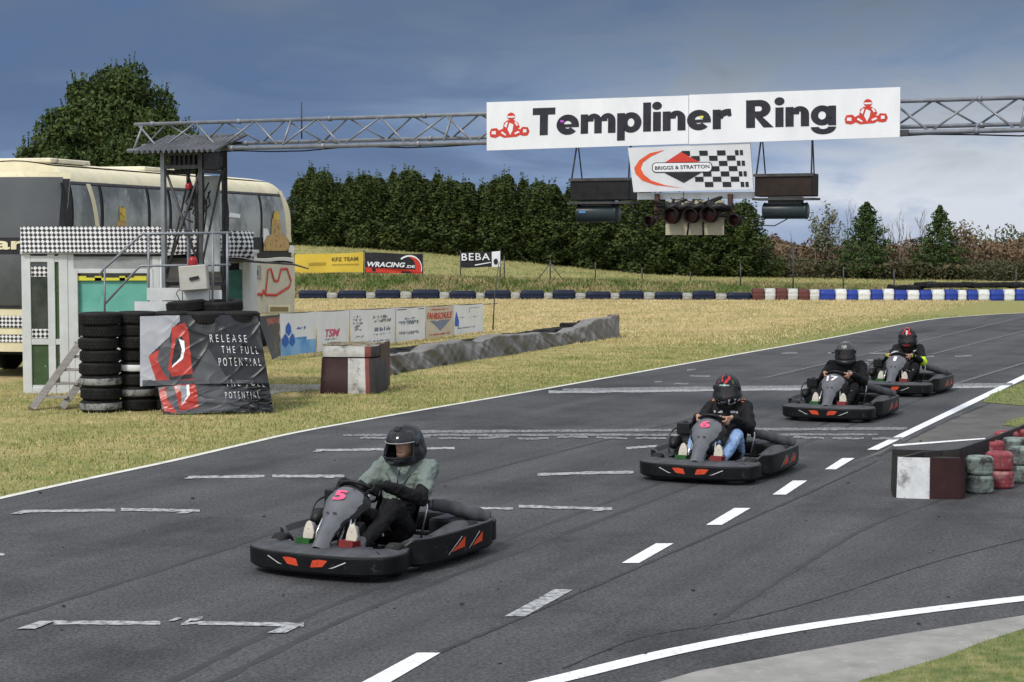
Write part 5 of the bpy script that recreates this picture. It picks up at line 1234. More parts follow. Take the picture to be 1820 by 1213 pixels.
for i in range(26):
    p=a.lerp(b,i/25)+Vector((0,1.0,0)); add_tyre((p.x,p.y,.62 if i>3 else .5),'black tyre lying on top behind the blue and white barrier','black tyres on the far barrier',rr.uniform(0,6),tilt=rr.uniform(-.2,.2),sc=1.1)
    add_tyre((p.x,p.y,.32),'black tyre under the top row behind the blue and white barrier','black tyres behind the far barrier',rr.uniform(0,6),sc=1.1)
    add_tyre((p.x,p.y,.11),'black tyre on the ground behind the blue and white barrier','black tyres behind the far barrier, lowest',rr.uniform(0,6),sc=1.1)
# ================================================================ far banners and posts
def farbanner(label,q,Y,m,decor):
    c=[D(*p,Y) for p in q]   # bl br tl tr
    t=thing('fence_banner',label,'banner',(0,0,0),0,'banners on the bank fence')
    def Ff(u,v,e=0): 
        p=(c[0]*(1-u)+c[1]*u)*(1-v)+(c[2]*(1-u)+c[3]*u)*v; return p+Vector((0,-e-.03*math.sin(u*11)*math.sin(v*2+1),.03*math.sin(u*7)*(v-.5)))
    mb=MB(); mb.grid(lambda u,v: Ff(u,v),24,8); mb.build('sheet',m,t,fix=False); decor(t,Ff)
    for u in(0,1): p=Ff(u,.5); z=hill(p.x,Y); mb=MB(); mb.tube([(p.x,Y+.05,z-.1),(p.x,Y+.05,Ff(u,1).z+.08)],.03,6); mb.build('post',M_dsteel,t)
def dA(t,Ff):
    mb=MB(); fit_text(mb,'KFZ TEAM',.54,.60,.92,.80,lambda x,y:Ff(x,y,.03),bold=.02); mb.build('lettering',mat('olive_print',(.14,.10,.02),rough=.6),t,fix=False)
    mb=MB(); rb=random.Random(2)
    for (x0,x1,y) in ((.54,.92,.42),(.2,.44,.52),(.2,.44,.44)):
        u=x0
        while u<x1: w_=rb.uniform(.008,.02); mb.add([Ff(u,y-.03,.03),Ff(u+w_,y-.03,.03),Ff(u+w_,y+.03,.03),Ff(u,y+.03,.03)],[(0,1,2,3)]); u+=w_+.006
    mb.build('small_print',mat('ochre_print',(.36,.25,.05),rough=.6),t,fix=False)
farbanner('creased yellow banner with small dark print on the bank fence',[(524,486),(646,484),(524,453),(646,449)],82.3,mat('yellow_vinyl',(.70,.50,.06),(.60,.42,.05),scale=1,rough=.5,detail=6),dA)
def dB(t,Ff):
    mb=MB(); fit_text(mb,'WRACING',.04,.30,.70,.55,lambda x,y:Ff(x,y,.05),bold=.03,shear=.25); mb.build('lettering',M_white,t,fix=False); mb=MB(); fit_text(mb,'.DE',.71,.28,.87,.42,lambda x,y:Ff(x,y,.05),bold=.03); mb.build('lettering',M_white,t,fix=False)
    mb=MB(); mb.add([Ff(0,.02,.03),Ff(.99,.0,.03),Ff(.99,.2,.03),Ff(.7,.20,.03),Ff(0,.27,.03)],[(0,1,2,3,4)])
    n=16
    for i in range(n):
        a0=R(-20+110*i/n); a1=R(-20+110*(i+1)/n); cx,cy=.78,.28
        mb.add([Ff(cx+.20*math.cos(a0),cy+.62*math.sin(a0),.04),Ff(cx+.20*math.cos(a1),cy+.62*math.sin(a1),.04),Ff(cx+.10*math.cos(a1),cy+.5*math.sin(a1),.04),Ff(cx+.10*math.cos(a0),cy+.5*math.sin(a0),.04)],[(0,1,2,3)])
    mb.build('red_sweep',M_red,t,fix=False); mb=MB()
    for i in range(n):
        a0=R(-15+150*i/n); a1=R(-15+150*(i+1)/n); k=1 if a0<R(70) else 1.0; th=.012 if a0<R(70) else .03
        mb.add([Ff(cx+(.20+th)*math.cos(a0),cy+.66*math.sin(a0),.05),Ff(cx+(.20+th)*math.cos(a1),cy+.66*math.sin(a1),.05),Ff(cx+.20*math.cos(a1),cy+.58*math.sin(a1),.05),Ff(cx+.20*math.cos(a0),cy+.58*math.sin(a0),.05)],[(0,1,2,3)])
    mb.build('white_arc',M_white,t,fix=False)
farbanner('black racing banner with white lettering and red sweep on the bank fence',[(650,485),(751,487),(648,449),(751,452)],82.3,M_blk,dB)
def dC(t,Ff):
    mb=MB(); mb.add([Ff(.79,0,.03),Ff(1,.02,.03),Ff(1,1,.03),Ff(.79,1,.03)],[(0,1,2,3)]); mb.build('white_end',M_white,t,fix=False)
    mb=MB(); fit_text(mb,'BEBA',.03,.46,.74,.92,lambda x,y:Ff(x,y,.05),bold=.01,spacing=1.15); mb.add([Ff(.36,.12,.05),Ff(.77,.28,.05),Ff(.77,.33,.05),Ff(.36,.19,.05)],[(0,1,2,3)]); mb.build('lettering',M_white,t,fix=False)
    mb=MB(); mb.add([Ff(.89+.06*math.cos(a),.35+.2*math.sin(a),.05) for a in np.linspace(0,2*PI,9)[:-1]],[tuple(range(8))]); mb.build('black_emblem',M_blk,t,fix=False)
farbanner('small black banner reading BEBA with a white end panel on the bank fence',[(819,476),(889,475),(818,449),(889,447)],82.3,M_blk,dC)
for i,(px,y0,y1,Y) in enumerate(((1058,466,492,82.3),(1141,476,494,82.3),(1227,483,499,82.3),(1316,468,506,80.5),(1410,440,512,79.5),(1499,475,518,79.0),(1589,480,518,79),(1806,478,518,78.5),(896,455,480,82.3))):
    p=D(px,y0,Y); z=hill(p.x,Y); mb=MB(); mb.tube([(0,0,-.1),(.01,0,(p.z-z)*.5),(0,0,p.z-z)],.032,6)
    o=mb.build('fence_post',M_dsteel); o.location=(p.x,Y,z); tag(o,'thin dark fence post on the grass bank, %s from the left'%(['second','third','fourth','fifth','sixth','seventh','eighth','ninth','first'][i]),'post','fence posts along the bank')
p=D(978,462,82.3); z=hill(p.x,82.3)
tr=thing('braced_post','dark post with two slanting braces on the grass bank, right of the BEBA banner','post',(p.x,82.3,z))
mb=MB(); mb.tube([(0,0,-.1),(0,0,p.z-z)],.035,6); mb.build('upright',M_dsteel,tr)
for s_ in(-1,1): mb=MB(); mb.tube([(0,0,(p.z-z)*.85),(s_*.62,0,0)],.025,6); mb.build('brace',M_dsteel,tr)
# ================================================================ karts
M_kdust=mat('dusty_plastic',(.080,.083,.092),(.038,.040,.044),scale=5,rough=.7,detail=10,c3=(.05,.05,.053),sc3=8,lo3=.58,hi3=.68)
M_kblk=mat('scuffed_black_plastic',(.0065,.007,.008),(.013,.0135,.014),scale=4,rough=.38,detail=10,c3=(.07,.07,.07),sc3=13,lo3=.60,hi3=.74,spec=.16)
M_kfair=mat('grey_fairing',(.125,.13,.145),(.09,.094,.105),scale=6,rough=.5,detail=9,c3=(.07,.07,.075),sc3=12,lo3=.6,hi3=.7)
M_kred=mat('red_orange_decal',(.62,.065,.02),(.48,.05,.018),scale=14,rough=.5,detail=9,c3=(.1,.03,.02),sc3=20,lo3=.6,hi3=.66)
M_kwhite=mat('white_decal',(.62,.62,.62),(.4,.4,.4),scale=14,rough=.5)
M_pedr=mat('red_pedal',(.20,.011,.010),(.09,.008,.008),scale=8,rough=.35); M_pedg=mat('green_pedal',(.014,.09,.014),(.01,.04,.01),scale=8,rough=.4)
M_seat=mat('black_seat_shell',(.007,.007,.008),(.012,.012,.012),scale=6,rough=.4)
M_pinkn=mat('pink_number',(.78,.10,.22),(.6,.08,.17),scale=20,rough=.5); M_whn=mat('white_number',(.78,.74,.78),(.6,.55,.6),scale=20,rough=.5)
M_alu=mat('dull_aluminium',(.42,.42,.43),(.25,.25,.26),scale=12,rough=.4,metal=.7)
M_chrome=mat('bright_bar',(.5,.5,.52),rough=.25,metal=.9)
def band(mb,outl,prof,closed=False,mats=None,mf=None):
    """outline [(x,y)] (seen from above), profile [(inset,z)]"""
    n=len(outl); P=[Vector((x,y,0)) for x,y in outl]; nr=[]
    for i in range(n):
        a=P[(i-1)%n] if closed else P[max(i-1,0)]; b=P[(i+1)%n] if closed else P[min(i+1,n-1)]; t=(b-a).normalized(); nr.append(Vector((-t.y,t.x,0)))
    vs=[]
    for i in range(n):
        s_=i/(n-1)
        for q in (prof(s_) if callable(prof) else prof): vs.append(P[i]+nr[i]*q[0]+Vector((0,0,q[1])))
    m=len(vs)//n; fs=[]; o=len(mb.v); mb.v+=[tuple(v) for v in vs]
    for i in range(n if closed else n-1):
        for j in range(m):
            j2=(j+1)%m; i2=(i+1)%n; mb.f.append((o+i*m+j,o+i2*m+j,o+i2*m+j2,o+i*m+j2)); mb.m.append(mats[j] if mats else 0); mb.sm.append(j in (4,5))
    if not closed:
        mb.f.append(tuple(o+j for j in range(m))); mb.m.append(0); mb.sm.append(False); mb.f.append(tuple(o+(n-1)*m+j for j in range(m))); mb.m.append(0); mb.sm.append(False)
def cat2(pts,k=6):
    P=[Vector((*p,0)) if len(p)==2 else Vector(p) for p in pts]; P=[P[0]*2-P[1]]+P+[P[-1]*2-P[-2]]; o=[]
    for i in range(1,len(P)-2):
        for q in range(k):
            t=q/k; a,b,c,d=P[i-1:i+3]; o.append(.5*((2*b)+(c-a)*t+(2*a-5*b+4*c-d)*t*t+(3*b-a-3*c+d)*t**3))
    o.append(P[-2]); return [(v.x,v.y) for v in o] if len(pts[0])==2 else o
WC=Vector((.20,0,.585)); WA=Vector((-.62,0,.78)).normalized(); E1=Vector((0,1,0)); E2=WA.cross(E1); 
if E2.z<0: E2=-E2
WR=.155
def build_kart(name,label,loc,rz,number,nummat,group='rental karts racing down the straight'):
    k=thing(name,label,'kart',loc,rz,group)
    # front bumper: outline from the kart's right corner round the nose to its left corner (normals point inwards)
    fo=cat2([(.40,-.60),(.55,-.655),(.72,-.66),(.86,-.60),(.955,-.42),(.99,-.2),(1.0,0),(.99,.2),(.955,.42),(.86,.60),(.72,.66),(.55,.655),(.40,.60)],6)
    def fprof(s_):
        q=math.sin(s_*PI); e=min(1,q*1.5); ins=.10+.20*e**2
        return [(.03,.045),(.0,.07),(-.004,.185),(.0,.197),(.012,.203),(ins*.5,.216+.006*e),(ins,.222+.010*e),(ins+.02,.18),(ins+.01,.08)]
    mb=MB(); band(mb,fo,fprof,mats=[0,0,0,0,1,1,1,0,0]); 
    mb.build('front_bumper',[M_kblk,M_kdust],k)
    fb=[o for o in kids(k) if o.name.startswith('front_bumper')][0]
    def fpt(y,z,e=.004):      # point on the front face
        best=min(range(len(fo)),key=lambda i: abs(fo[i][1]-y)+(10 if fo[i][0]<.8 else 0)); 
        i=best; j=i+1 if fo[i][1]<y else i-1; a,b=fo[i],fo[j]; t=(y-a[1])/(b[1]-a[1]+1e-9); x=a[0]+(b[0]-a[0])*t
        return Vector((x+e,y,z))
    for s_ in(-1,1):
        def F3(pts): return [fpt(s_*y,z) for y,z in pts]
        mb=MB(); v=F3([(.055,.105),(.16,.115),(.205,.165),(.13,.170),(.075,.160)]); mb.add(v,[tuple(range(5))] if s_>0 else [tuple(range(4,-1,-1))]); mb.build('lamp_decal',M_kred,fb,fix=False)
        mb=MB(); v=F3([(.21,.105),(.25,.110),(.36,.158),(.355,.164),(.25,.118)]); mb.add(v,[tuple(range(5))]); mb.build('streak_decal',M_kwhite,fb,fix=False)
    # side pods
    for s_ in(-1,1):
        so2=cat2([(.46,.52),(.40,.60),(.33,.675),(.22,.705),(-.1,.725),(-.45,.725),(-.72,.715),(-.86,.66)],6)
        if s_<0: so2=[(x,-y) for x,y in reversed(so2)]
        def sprof(t):
            u=t if s_>0 else 1-t; h=.205+.070*sm(u*5.0); ins=.16+.06*math.sin(min(1,u*1.0)*PI)
            # normals for this winding point to the left of travel
            return [(.02,.05),(0,.075),(-.004,h-.012),(.002,h-.003),(.012,h),(.035,h-.004),(.055,h-.05),(ins,h-.085),(ins,.08)]
        # travelling front->rear on the left side, the left normal points outward, so flip
        so3=so2
        def sprof2(t): return sprof(t)
        mb=MB(); band(mb,so3,sprof2,mats=[0,0,0,1,1,0,1,0,0]); pod=mb.build('side_pod',[M_kblk,M_kdust],k)
        for (x0,x1) in ((-.02,-.24),(-.36,-.54)):
            mb=MB(); y=s_*.731; mb.add([(x0,y,.115),(x0-.03,y,.13),(x1-.01,y,.212),(x1,y,.13)],[(0,1,2,3)]); mb.build('wedge_decal',M_kred,pod,fix=False)
            mb=MB(); mb.add([(x0+.05,y,.10),(x0+.05,y,.106),(x1+.05,y,.222),(x1+.04,y,.216)],[(0,1,2,3)]); mb.build('streak_decal',M_kwhite,pod,fix=False)
    # rear bumper
    ro=cat2([(-.80,.70),(-.92,.66),(-1.0,.54),(-1.03,.3),(-1.035,0),(-1.03,-.3),(-1.0,-.54),(-.92,-.66),(-.80,-.70)],5)
    ro=list(reversed(ro)); mb=MB(); band(mb,list(reversed(ro)) if False else ro[::-1],[(.0,.09),(0,.25),(.008,.262),(.03,.265),(.05,.25),(.05,.09)],mats=[0,1,1,1,0,0])
    mb.build('rear_bumper',[M_kblk,M_kdust],k)
    # chassis and tray
    mb=MB()
    for s_ in(-1,1):
        mb.tube([(-.85,s_*.32,.10),(-.3,s_*.34,.09),(.25,s_*.36,.085),(.6,s_*.26,.09),(.80,s_*.2,.11)],.016,8); mb.tube([(-.3,s_*.36,.10),(-.32,s_*.62,.12),(.22,s_*.60,.12),(.22,s_*.37,.10)],.013,6); mb.tube([(.52,s_*.28,.11),(.52,s_*.48,.13)],.016,6)
    mb.tube([(-.60,-.60,.14),(-.60,.60,.14)],.02,8); mb.tube([(.62,-.25,.10),(.62,.25,.10)],.014,8); mb.build('chassis',M_dsteel,k)
    mb=MB(); mb.box((.25,0,.065),(1.1,.66,.012)); mb.box((.42,0,.10),(.86,.10,.06)); mb.build('floor_tray',M_kblk,k,bev=.003)
    # steering linkage, cables and small bright fittings under the fairing
    mb=MB(); mb.tube([(.50,-.45,.14),(.46,0,.13),(.50,.45,.14)],.009,6); mb.tube([(.58,-.30,.12),(.70,-.2,.16)],.008,6); mb.tube([(.58,.30,.12),(.70,.2,.16)],.008,6); mb.tube([(.30,.02,.10),(.36,.05,.33),(.28,.02,.50)],.008,6)
    for s_ in(-1,1):
        mb.tube([(.60,s_*.40,.12),(.53,s_*.46,.14),(.53,s_*.47,.20)],.018,8); mb.tube([(.53,s_*.455,.08),(.53,s_*.455,.21)],.012,8)
    mb.build('steering_linkage',M_alu,k)
    rk=random.Random(int(number)); mb=MB()
    for i in range(9):
        y0=rk.uniform(-.2,.2); x0=rk.uniform(.3,.6); mb.tube(cat2([(x0,y0,.11),(x0-.05,y0*.8+rk.uniform(-.06,.06),.24),(x0-.10,y0*.5,.36),(.26,y0*.2,.50)],4),rk.choice([.006,.009,.012]),5)
    mb.box((.40,.13,.30),(.09,.07,.12),rot=Matrix.Rotation(.4,3,'Y')); mb.box((.44,-.13,.26),(.10,.08,.09)); mb.build('wiring',M_black,k)
    mb=MB()
    for i in range(10):
        mb.box((rk.uniform(.25,.62),rk.choice([-1,1])*rk.uniform(.08,.3),rk.uniform(.12,.42)),(rk.uniform(.01,.04),rk.uniform(.008,.03),rk.uniform(.008,.03)),rot=Matrix.Rotation(rk.uniform(0,3),3,'X'))
    mb.build('fittings',M_chrome,k)
    # seat
    path=cat2([(0.0,0,.19),(-.12,0,.115),(-.30,0,.10),(-.43,0,.16),(-.52,0,.32),(-.60,0,.50),(-.66,0,.68)],5)
    mb=MB()
    def seat(u,v,o=0):
        i=min(len(path)-1,int(v*(len(path)-1))); p=path[i]; q=path[min(i+1,len(path)-1)]; pr=path[max(i-1,0)]; t=(q-pr).normalized(); nrm=Vector((-t.z,0,t.x)); 
        if nrm.x<0 and v>.5: nrm=-nrm
        if v<=.5 and nrm.z<0: nrm=-nrm
        x=2*u-1; wdt=.205*(1-.25*max(0,v-.75)*4*.6); return p+Vector((0,x*wdt,0))+nrm*(.15*abs(x)**3*(1-.6*abs(v-.55)))+Vector((-.012*o,0,-.012*o))
    mb.grid(seat,16,24); mb.grid(lambda u,v: seat(u,v,1),16,24); mb.build('seat',M_seat,k,fix=False)
    # wheels
    for x,y,r,w_ in ((.53,.53,.130,.13),(.53,-.53,.130,.13),(-.60,.55,.140,.19),(-.60,-.55,.140,.19)):
        Mx=Matrix.Translation((x,y,r))@Matrix.Rotation(R(90),4,'X')
        if x>0: Mx=Matrix.Translation((x,y,r))@Matrix.Rotation(R(8),4,'Z')@Matrix.Rotation(R(90),4,'X')
        mb=MB(); mb.lathe([(r*.52,-w_*.40),(r*.66,-w_*.5),(r*.88,-w_*.47),(r*.99,-w_*.34),(r,0),(r*.99,w_*.34),(r*.88,w_*.47),(r*.66,w_*.5),(r*.52,w_*.40)],28,Mx); ty=mb.build('wheel',M_rubber,k)
        mb=MB(); mb.lathe([(0,-w_*.30),(r*.40,-w_*.30),(r*.53,-w_*.42),(r*.53,w_*.42),(r*.40,w_*.30),(0,w_*.30)],20,Mx); mb.build('rim',M_alu,ty)
    # fairing
    cs=cat2([(.845,0,.235),(.79,0,.30),(.70,0,.39),(.60,0,.48),(.52,0,.555),(.44,0,.620),(.36,0,.655)],5); nC=len(cs)-1
    def hwid(v): 
        for (a,x),(b,y) in zip([(0,.085),(.2,.075),(.4,.10),(.6,.175),(.78,.215),(.92,.20),(1.01,.165)],[(.2,.075),(.4,.10),(.6,.175),(.78,.215),(.92,.20),(1.01,.165),(1.2,.15)]):
            if v<=b: return x+ (y-x)*0 if False else (x*(b-v)+y*(v-a))/(b-a)
        return .15
    def hw_(v):
        T=[(0,.085),(.2,.075),(.4,.10),(.6,.175),(.78,.215),(.92,.20),(1.0,.165)]
        for (a,x),(b,y) in zip(T,T[1:]):
            if v<=b: t=(v-a)/(b-a); t=t*t*(3-2*t); return x+(y-x)*t
        return .165
    def fair(u,v,o=0):
        f=v*nC; i=min(nC-1,int(f)); p=cs[i].lerp(cs[i+1],f-i); x=2*u-1; w_=hw_(v); back=.10*abs(x)**2.2*(w_/.2); t=(cs[i+1]-cs[i]).normalized(); nrm=Vector((-t.z,0,t.x)); 
        if nrm.x<0: nrm=-nrm
        return p+Vector((0,x*w_,0))-nrm*back+nrm*o+Vector((-.02*abs(x)**2,0,-.015*abs(x)**2))
    def fmf(u,v): return 1 if abs(2*u-1)>1.02-.30*v or v>.955 else 0
    mb=MB(); mb.grid(lambda u,v: fair(u,v,.006*max(0,1-abs(2*u-1)*3.2)*(1 if v<.75 else max(0,1-(v-.75)*8))),52,60,mfn=fmf); mb.grid(lambda u,v: fair(u,v,-.008),18,36,mi=1); fa=mb.build('fairing',[M_kfair,M_kblk],k,fix=False)
    mb=MB()
    for (u0,v0) in ((.36,.47),(.64,.47)):
        c_=fair(u0,v0,.014); mb.add([fair(u0-.06,v0-.008,.015),fair(u0+.06,v0-.008,.015),fair(u0+.06,v0+.012,.015),fair(u0-.06,v0+.012,.015)],[(0,1,2,3)])
    for (u0,v0) in ((.3,.90),(.7,.90)): 
        mb.add([fair(u0+.03*math.cos(t),v0+.012*math.sin(t),.014) for t in np.linspace(0,2*PI,9)[:-1]],[tuple(range(8))])
    mb.build('slots',M_blk,fa,fix=False)
    mb=MB(); ln=len(number); hwn=.028 if number=='1' else .06 if ln==1 else .085
    fit_text(mb,number,0,0,1,1,lambda x,y: fair(.5-(hwn*(1-2*x))/(2*hw_(.76))*1.0,.66+.17*y,.014) if True else None,bold=.04)
    mb.build('number',nummat,fa,fix=False)
    # steering
    mb=MB(); mb.tube([WC+(E1*math.cos(a)+E2*math.sin(a))*WR for a in np.linspace(0,2*PI,37)[:-1]],.014,8,closed=True)
    for a in (R(0),R(180),R(-90)): mb.tube([WC-WA*.02,WC+(E1*math.cos(a)+E2*math.sin(a))*WR],.010,6)
    mb.lathe([(0,.0),(.035,0),(.035,-.03),(0,-.03)],14,basis(WC,E1,E2,WA)); mb.build('steering_wheel',M_black,k)
    mb=MB(); mb.tube([WC-WA*.02,Vector((.56,0,.14))],.011,8); mb.tube([(.42,-.07,.11),WC-WA*.10,(.42,.07,.11)],.009,6); mb.build('steering_column',M_chrome,k)
    mb=MB(); mb.tube([(.66,-.13,.10),(.60,-.15,.30),(.50,-.12,.46)],.010,6); mb.tube([(.66,.13,.10),(.60,.15,.30),(.50,.12,.46)],.010,6); mb.build('fairing_stays',M_chrome,k)
    # pedals with heel cups
    for s_,m_,nm in ((1,M_pedr,'brake_pedal'),(-1,M_pedg,'throttle_pedal')):
        mb=MB(); y=s_*.20; hp_=.075 if s_>0 else .055; mb.box((.72,y,.245),(.02,.13,hp_),rot=Matrix.Rotation(R(-12),3,'Y')); mb.box((.66,y-.06,.245),(.11,.010,hp_*.8)); mb.box((.66,y+.06,.245),(.11,.010,hp_*.8)); mb.tube([(.68,y,.25),(.60,y,.10)],.010,6); mb.build(nm,m_,k,bev=.004)
    # engine on the kart's right with airbox, looped bar
    mb=MB(); mb.box((-.26,-.47,.20),(.28,.20,.18)); mb.lathe([(0,-.07),(.075,-.07),(.085,-.05),(.085,.05),(.075,.07),(0,.07)],18,Matrix.Translation((-.20,-.42,.36)))
    for i in range(7): mb.box((-.28,-.47,.30+.018*i),(.17,.16,.007))
    mb.build('engine',M_dsteel,k,fix=True)
    mb=MB(); mb.box((-.16,-.44,.47),(.17,.16,.13)); mb.tube([(-.16,-.44,.53),(-.16,-.44,.55)],.03,10); mb.build('airbox',M_black,k,bev=.012)
    mb=MB(); mb.tube(cat2([(.02,-.57,.18),(.02,-.58,.30),(-.01,-.575,.41),(-.08,-.55,.46),(-.20,-.5,.48),(-.28,-.46,.46)],5),.012,6); mb.build('guard_bar',M_dsteel,k)
    mb=MB(); mb.tube([(.10,-.50,.29),(.0,-.52,.33),(-.1,-.50,.34)],[.04,.065,.045],12); mb.build('tank',M_black,k)
    # ducting / silencer on the kart's left, open dark end
    pth=cat2([(-.52,.26,.40),(-.60,.33,.385),(-.70,.44,.345),(-.80,.54,.30),(-.87,.60,.27)],5)
    mb=MB(); mb.tube(pth,[.045,.05,.052,.05,.055,.06,.056,.054,.060,.063,.058,.055,.056,.060,.064,.066,.062,.058,.060,.064,.066][:len(pth)],16,caps=False)
    du=mb.build('silencer',M_kdust,k); e_=pth[-1]; t_=(pth[-1]-pth[-2]).normalized()
    mb=MB(); mb.tube([e_-t_*.03,e_+t_*.010],.060,16); mb.build('open_end',M_blk,du); mb=MB(); mb.tube([pth[0]+Vector((.02,-.02,0)),pth[0]],.042,14); mb.build('front_cap',M_kdust,du)
    mb=MB(); mb.box((-.64,.36,.21),(.30,.24,.16)); mb.build('radiator_box',M_black,k,bev=.02); mb=MB(); mb.grid(lambda u,v: Vector((-.20-.56*u,.40+.24*v,.20+.055*math.sin(u*PI)*math.sin(v*PI)**.6+.05*u)),16,8); mb.build('pod_cover',M_kdust,k)
    mb=MB(); mb.tube([(-.32,.27,.14),(-.36,.31,.40),(-.42,.26,.60)],.010,6); mb.build('seat_stay',M_chrome,k); mb=MB(); mb.tube([(-.20,-.24,.12),(-.40,-.27,.50)],.010,6); mb.build('seat_stay',M_chrome,k)
    return k
# ---------------------------------------------------------------- bodies
def V3(p): return Vector(p)
def blob(caps,voxel,name='b',smooth=4,disp=None,ell=()):
    mb=MB()
    for c in caps:
        p0,r0,p1,r1=Vector(c[0]),c[1],Vector(c[2]),c[3]; d=(p1-p0); 
        if d.length<1e-5: d=Vector((0,0,1e-4))
        t=d.normalized(); pts=[];rs=[]
        for a in (88,70,50,30,12): pts.append(p0-t*r0*math.sin(R(a))); rs.append(max(.0008,r0*math.cos(R(a))))
        pts.append(p0);rs.append(r0); pts.append(p1);rs.append(r1)
        for a in (12,30,50,70,88): pts.append(p1+t*r1*math.sin(R(a))); rs.append(max(.0008,r1*math.cos(R(a))))
        mb.tube(pts,rs,16)
    for (c,rx,ry,rz_) in ell:
        Mx=Matrix.Translation(c)@Matrix.Diagonal((rx,ry,rz_,1)); mb.lathe([(math.cos(R(a)),math.sin(R(a))) if abs(a)<90 else (.001,math.sin(R(a))) for a in range(-90,91,12)]+[(.001,1)],20,Mx); 
    o=mb.build(name,M_black); 
    m=o.modifiers.new('r','REMESH'); m.mode='VOXEL'; m.voxel_size=voxel
    if smooth: s_=o.modifiers.new('s','SMOOTH'); s_.iterations=smooth; s_.factor=.5
    dg=bpy.context.evaluated_depsgraph_get(); me=bpy.data.meshes.new_from_object(o.evaluated_get(dg)); bpy.data.objects.remove(o)
    n=len(me.vertices); co=np.empty(n*3,np.float32); me.vertices.foreach_get('co',co); co=co.reshape(-1,3)
    if disp:
        no=np.empty(n*3,np.float32); me.vertices.foreach_get('normal',no); no=no.reshape(-1,3); amp,sc,seed=disp
        d_=np.array([noise.noise(Vector((p[0]*sc+seed,p[1]*sc,p[2]*sc*1.5)))+.6*(1-2*abs(noise.noise(Vector((p[0]*sc*1.9,p[1]*sc*1.9+seed,p[2]*sc*2.4))))) for p in co]); co=co+no*(d_*amp)[:,None]; me.vertices.foreach_set('co',co.reshape(-1).astype(np.float32)); me.update()
    me.polygons.foreach_set('use_smooth',np.ones(len(me.polygons),bool)); return me
def setm(me,mats,fn=None):
    me.materials.clear()
    for m in mats: me.materials.append(m)
    if fn: me.polygons.foreach_set('material_index',np.array([fn(p.center) for p in me.polygons],np.int32))
def obj(name,me,parent): o=bpy.data.objects.new(name,me); C.objects.link(o); o.parent=parent; return o
M_skin=mat('skin',(.46,.27,.19),(.40,.22,.15),scale=12,rough=.55)
M_glove=mat('black_glove',(.007,.007,.007),(.012,.012,.012),scale=20,rough=.7,bump=.002)
M_jblack=mat('black_jacket',(.005,.005,.006),(.011,.011,.013),scale=8,rough=.72,bump=.03,bscale=12)
M_jgreen=mat('grey_green_jacket',(.17,.205,.185),(.12,.15,.135),scale=9,rough=.8,detail=9,bump=.035,bscale=11)
M_jeans=mat('blue_denim',(.16,.26,.46),(.25,.38,.60),scale=5,rough=.85,detail=9,c3=(.42,.52,.68),sc3=4,lo3=.56,hi3=.68,bump=.03,bscale=13)
M_tblack=mat('black_trousers',(.005,.005,.006),(.010,.010,.011),scale=6,rough=.8,bump=.03,bscale=12)
M_sole=mat('pale_sole',(.62,.58,.50),(.50,.46,.38),scale=16,rough=.6); M_shoe=mat('shoe_upper',(.10,.10,.10),(.2,.2,.2),scale=9,rough=.7)
M_hiv=mat('high_visibility_yellow',(.50,.72,.03),(.45,.62,.03),scale=6,rough=.5); M_orange=mat('orange_patch',(.75,.16,.03),rough=.6); M_lining=mat('helmet_lining',(.02,.02,.02),(.03,.03,.03),scale=20,rough=.9)
M_visor=bpy.data.materials.new('tinted_visor'); M_visor.use_nodes=True
_b=M_visor.node_tree.nodes['Principled BSDF']; _b.inputs['Base Color'].default_value=(.03,.03,.035,1); _b.inputs['Roughness'].default_value=.08; _b.inputs['Alpha'].default_value=.42
HX,HY,HZ=.172,.140,.160
def hs(az,el,k=1.0):
    """helmet surface, az 0 = forwards"""
    ca,sa=math.cos(az),math.sin(az); ce,se=math.cos(el),math.sin(el); x,y,z=HX*ce*ca,HY*ce*sa,HZ*se
    if se<0: 
        f=-se; x=x*(1+.55*f)+(.035*f if ca>0 else -.0*f); y*=1+.45*f; z*=1.0; z=max(z,-.150)
    if ca>0: x+=.012*ca*max(0,1-abs(el)*1.2)
    return Vector((x*k,y*k,z*k))
def hpatch(par,name,az0,az1,el0,el1,m,k=1.012,nu=24,nv=14,mask=None,solid=0):
    mb=MB(); vs=[hs(R(az0+(az1-az0)*i/nu),R(el0+(el1-el0)*j/nv),k) for j in range(nv+1) for i in range(nu+1)]; fs=[]
    for j in range(nv):
        for i in range(nu):
            if mask and not mask(az0+(az1-az0)*(i+.5)/nu,el0+(el1-el0)*(j+.5)/nv): continue
            a=j*(nu+1)+i; fs.append((a,a+1,a+nu+2,a+nu+1))
    mb.add(vs,fs,0,True); 
    if not fs: return None
    o=mb.build(name,m,fix=False); bm=bmesh.new(); bm.from_mesh(o.data); bmesh.ops.delete(bm,geom=[v for v in bm.verts if not v.link_faces],context='VERTS'); 
    if solid:
        r_=bmesh.ops.solidify(bm,geom=bm.faces[:],thickness=solid)
    bm.to_mesh(o.data); bm.free(); o.parent=par; return o
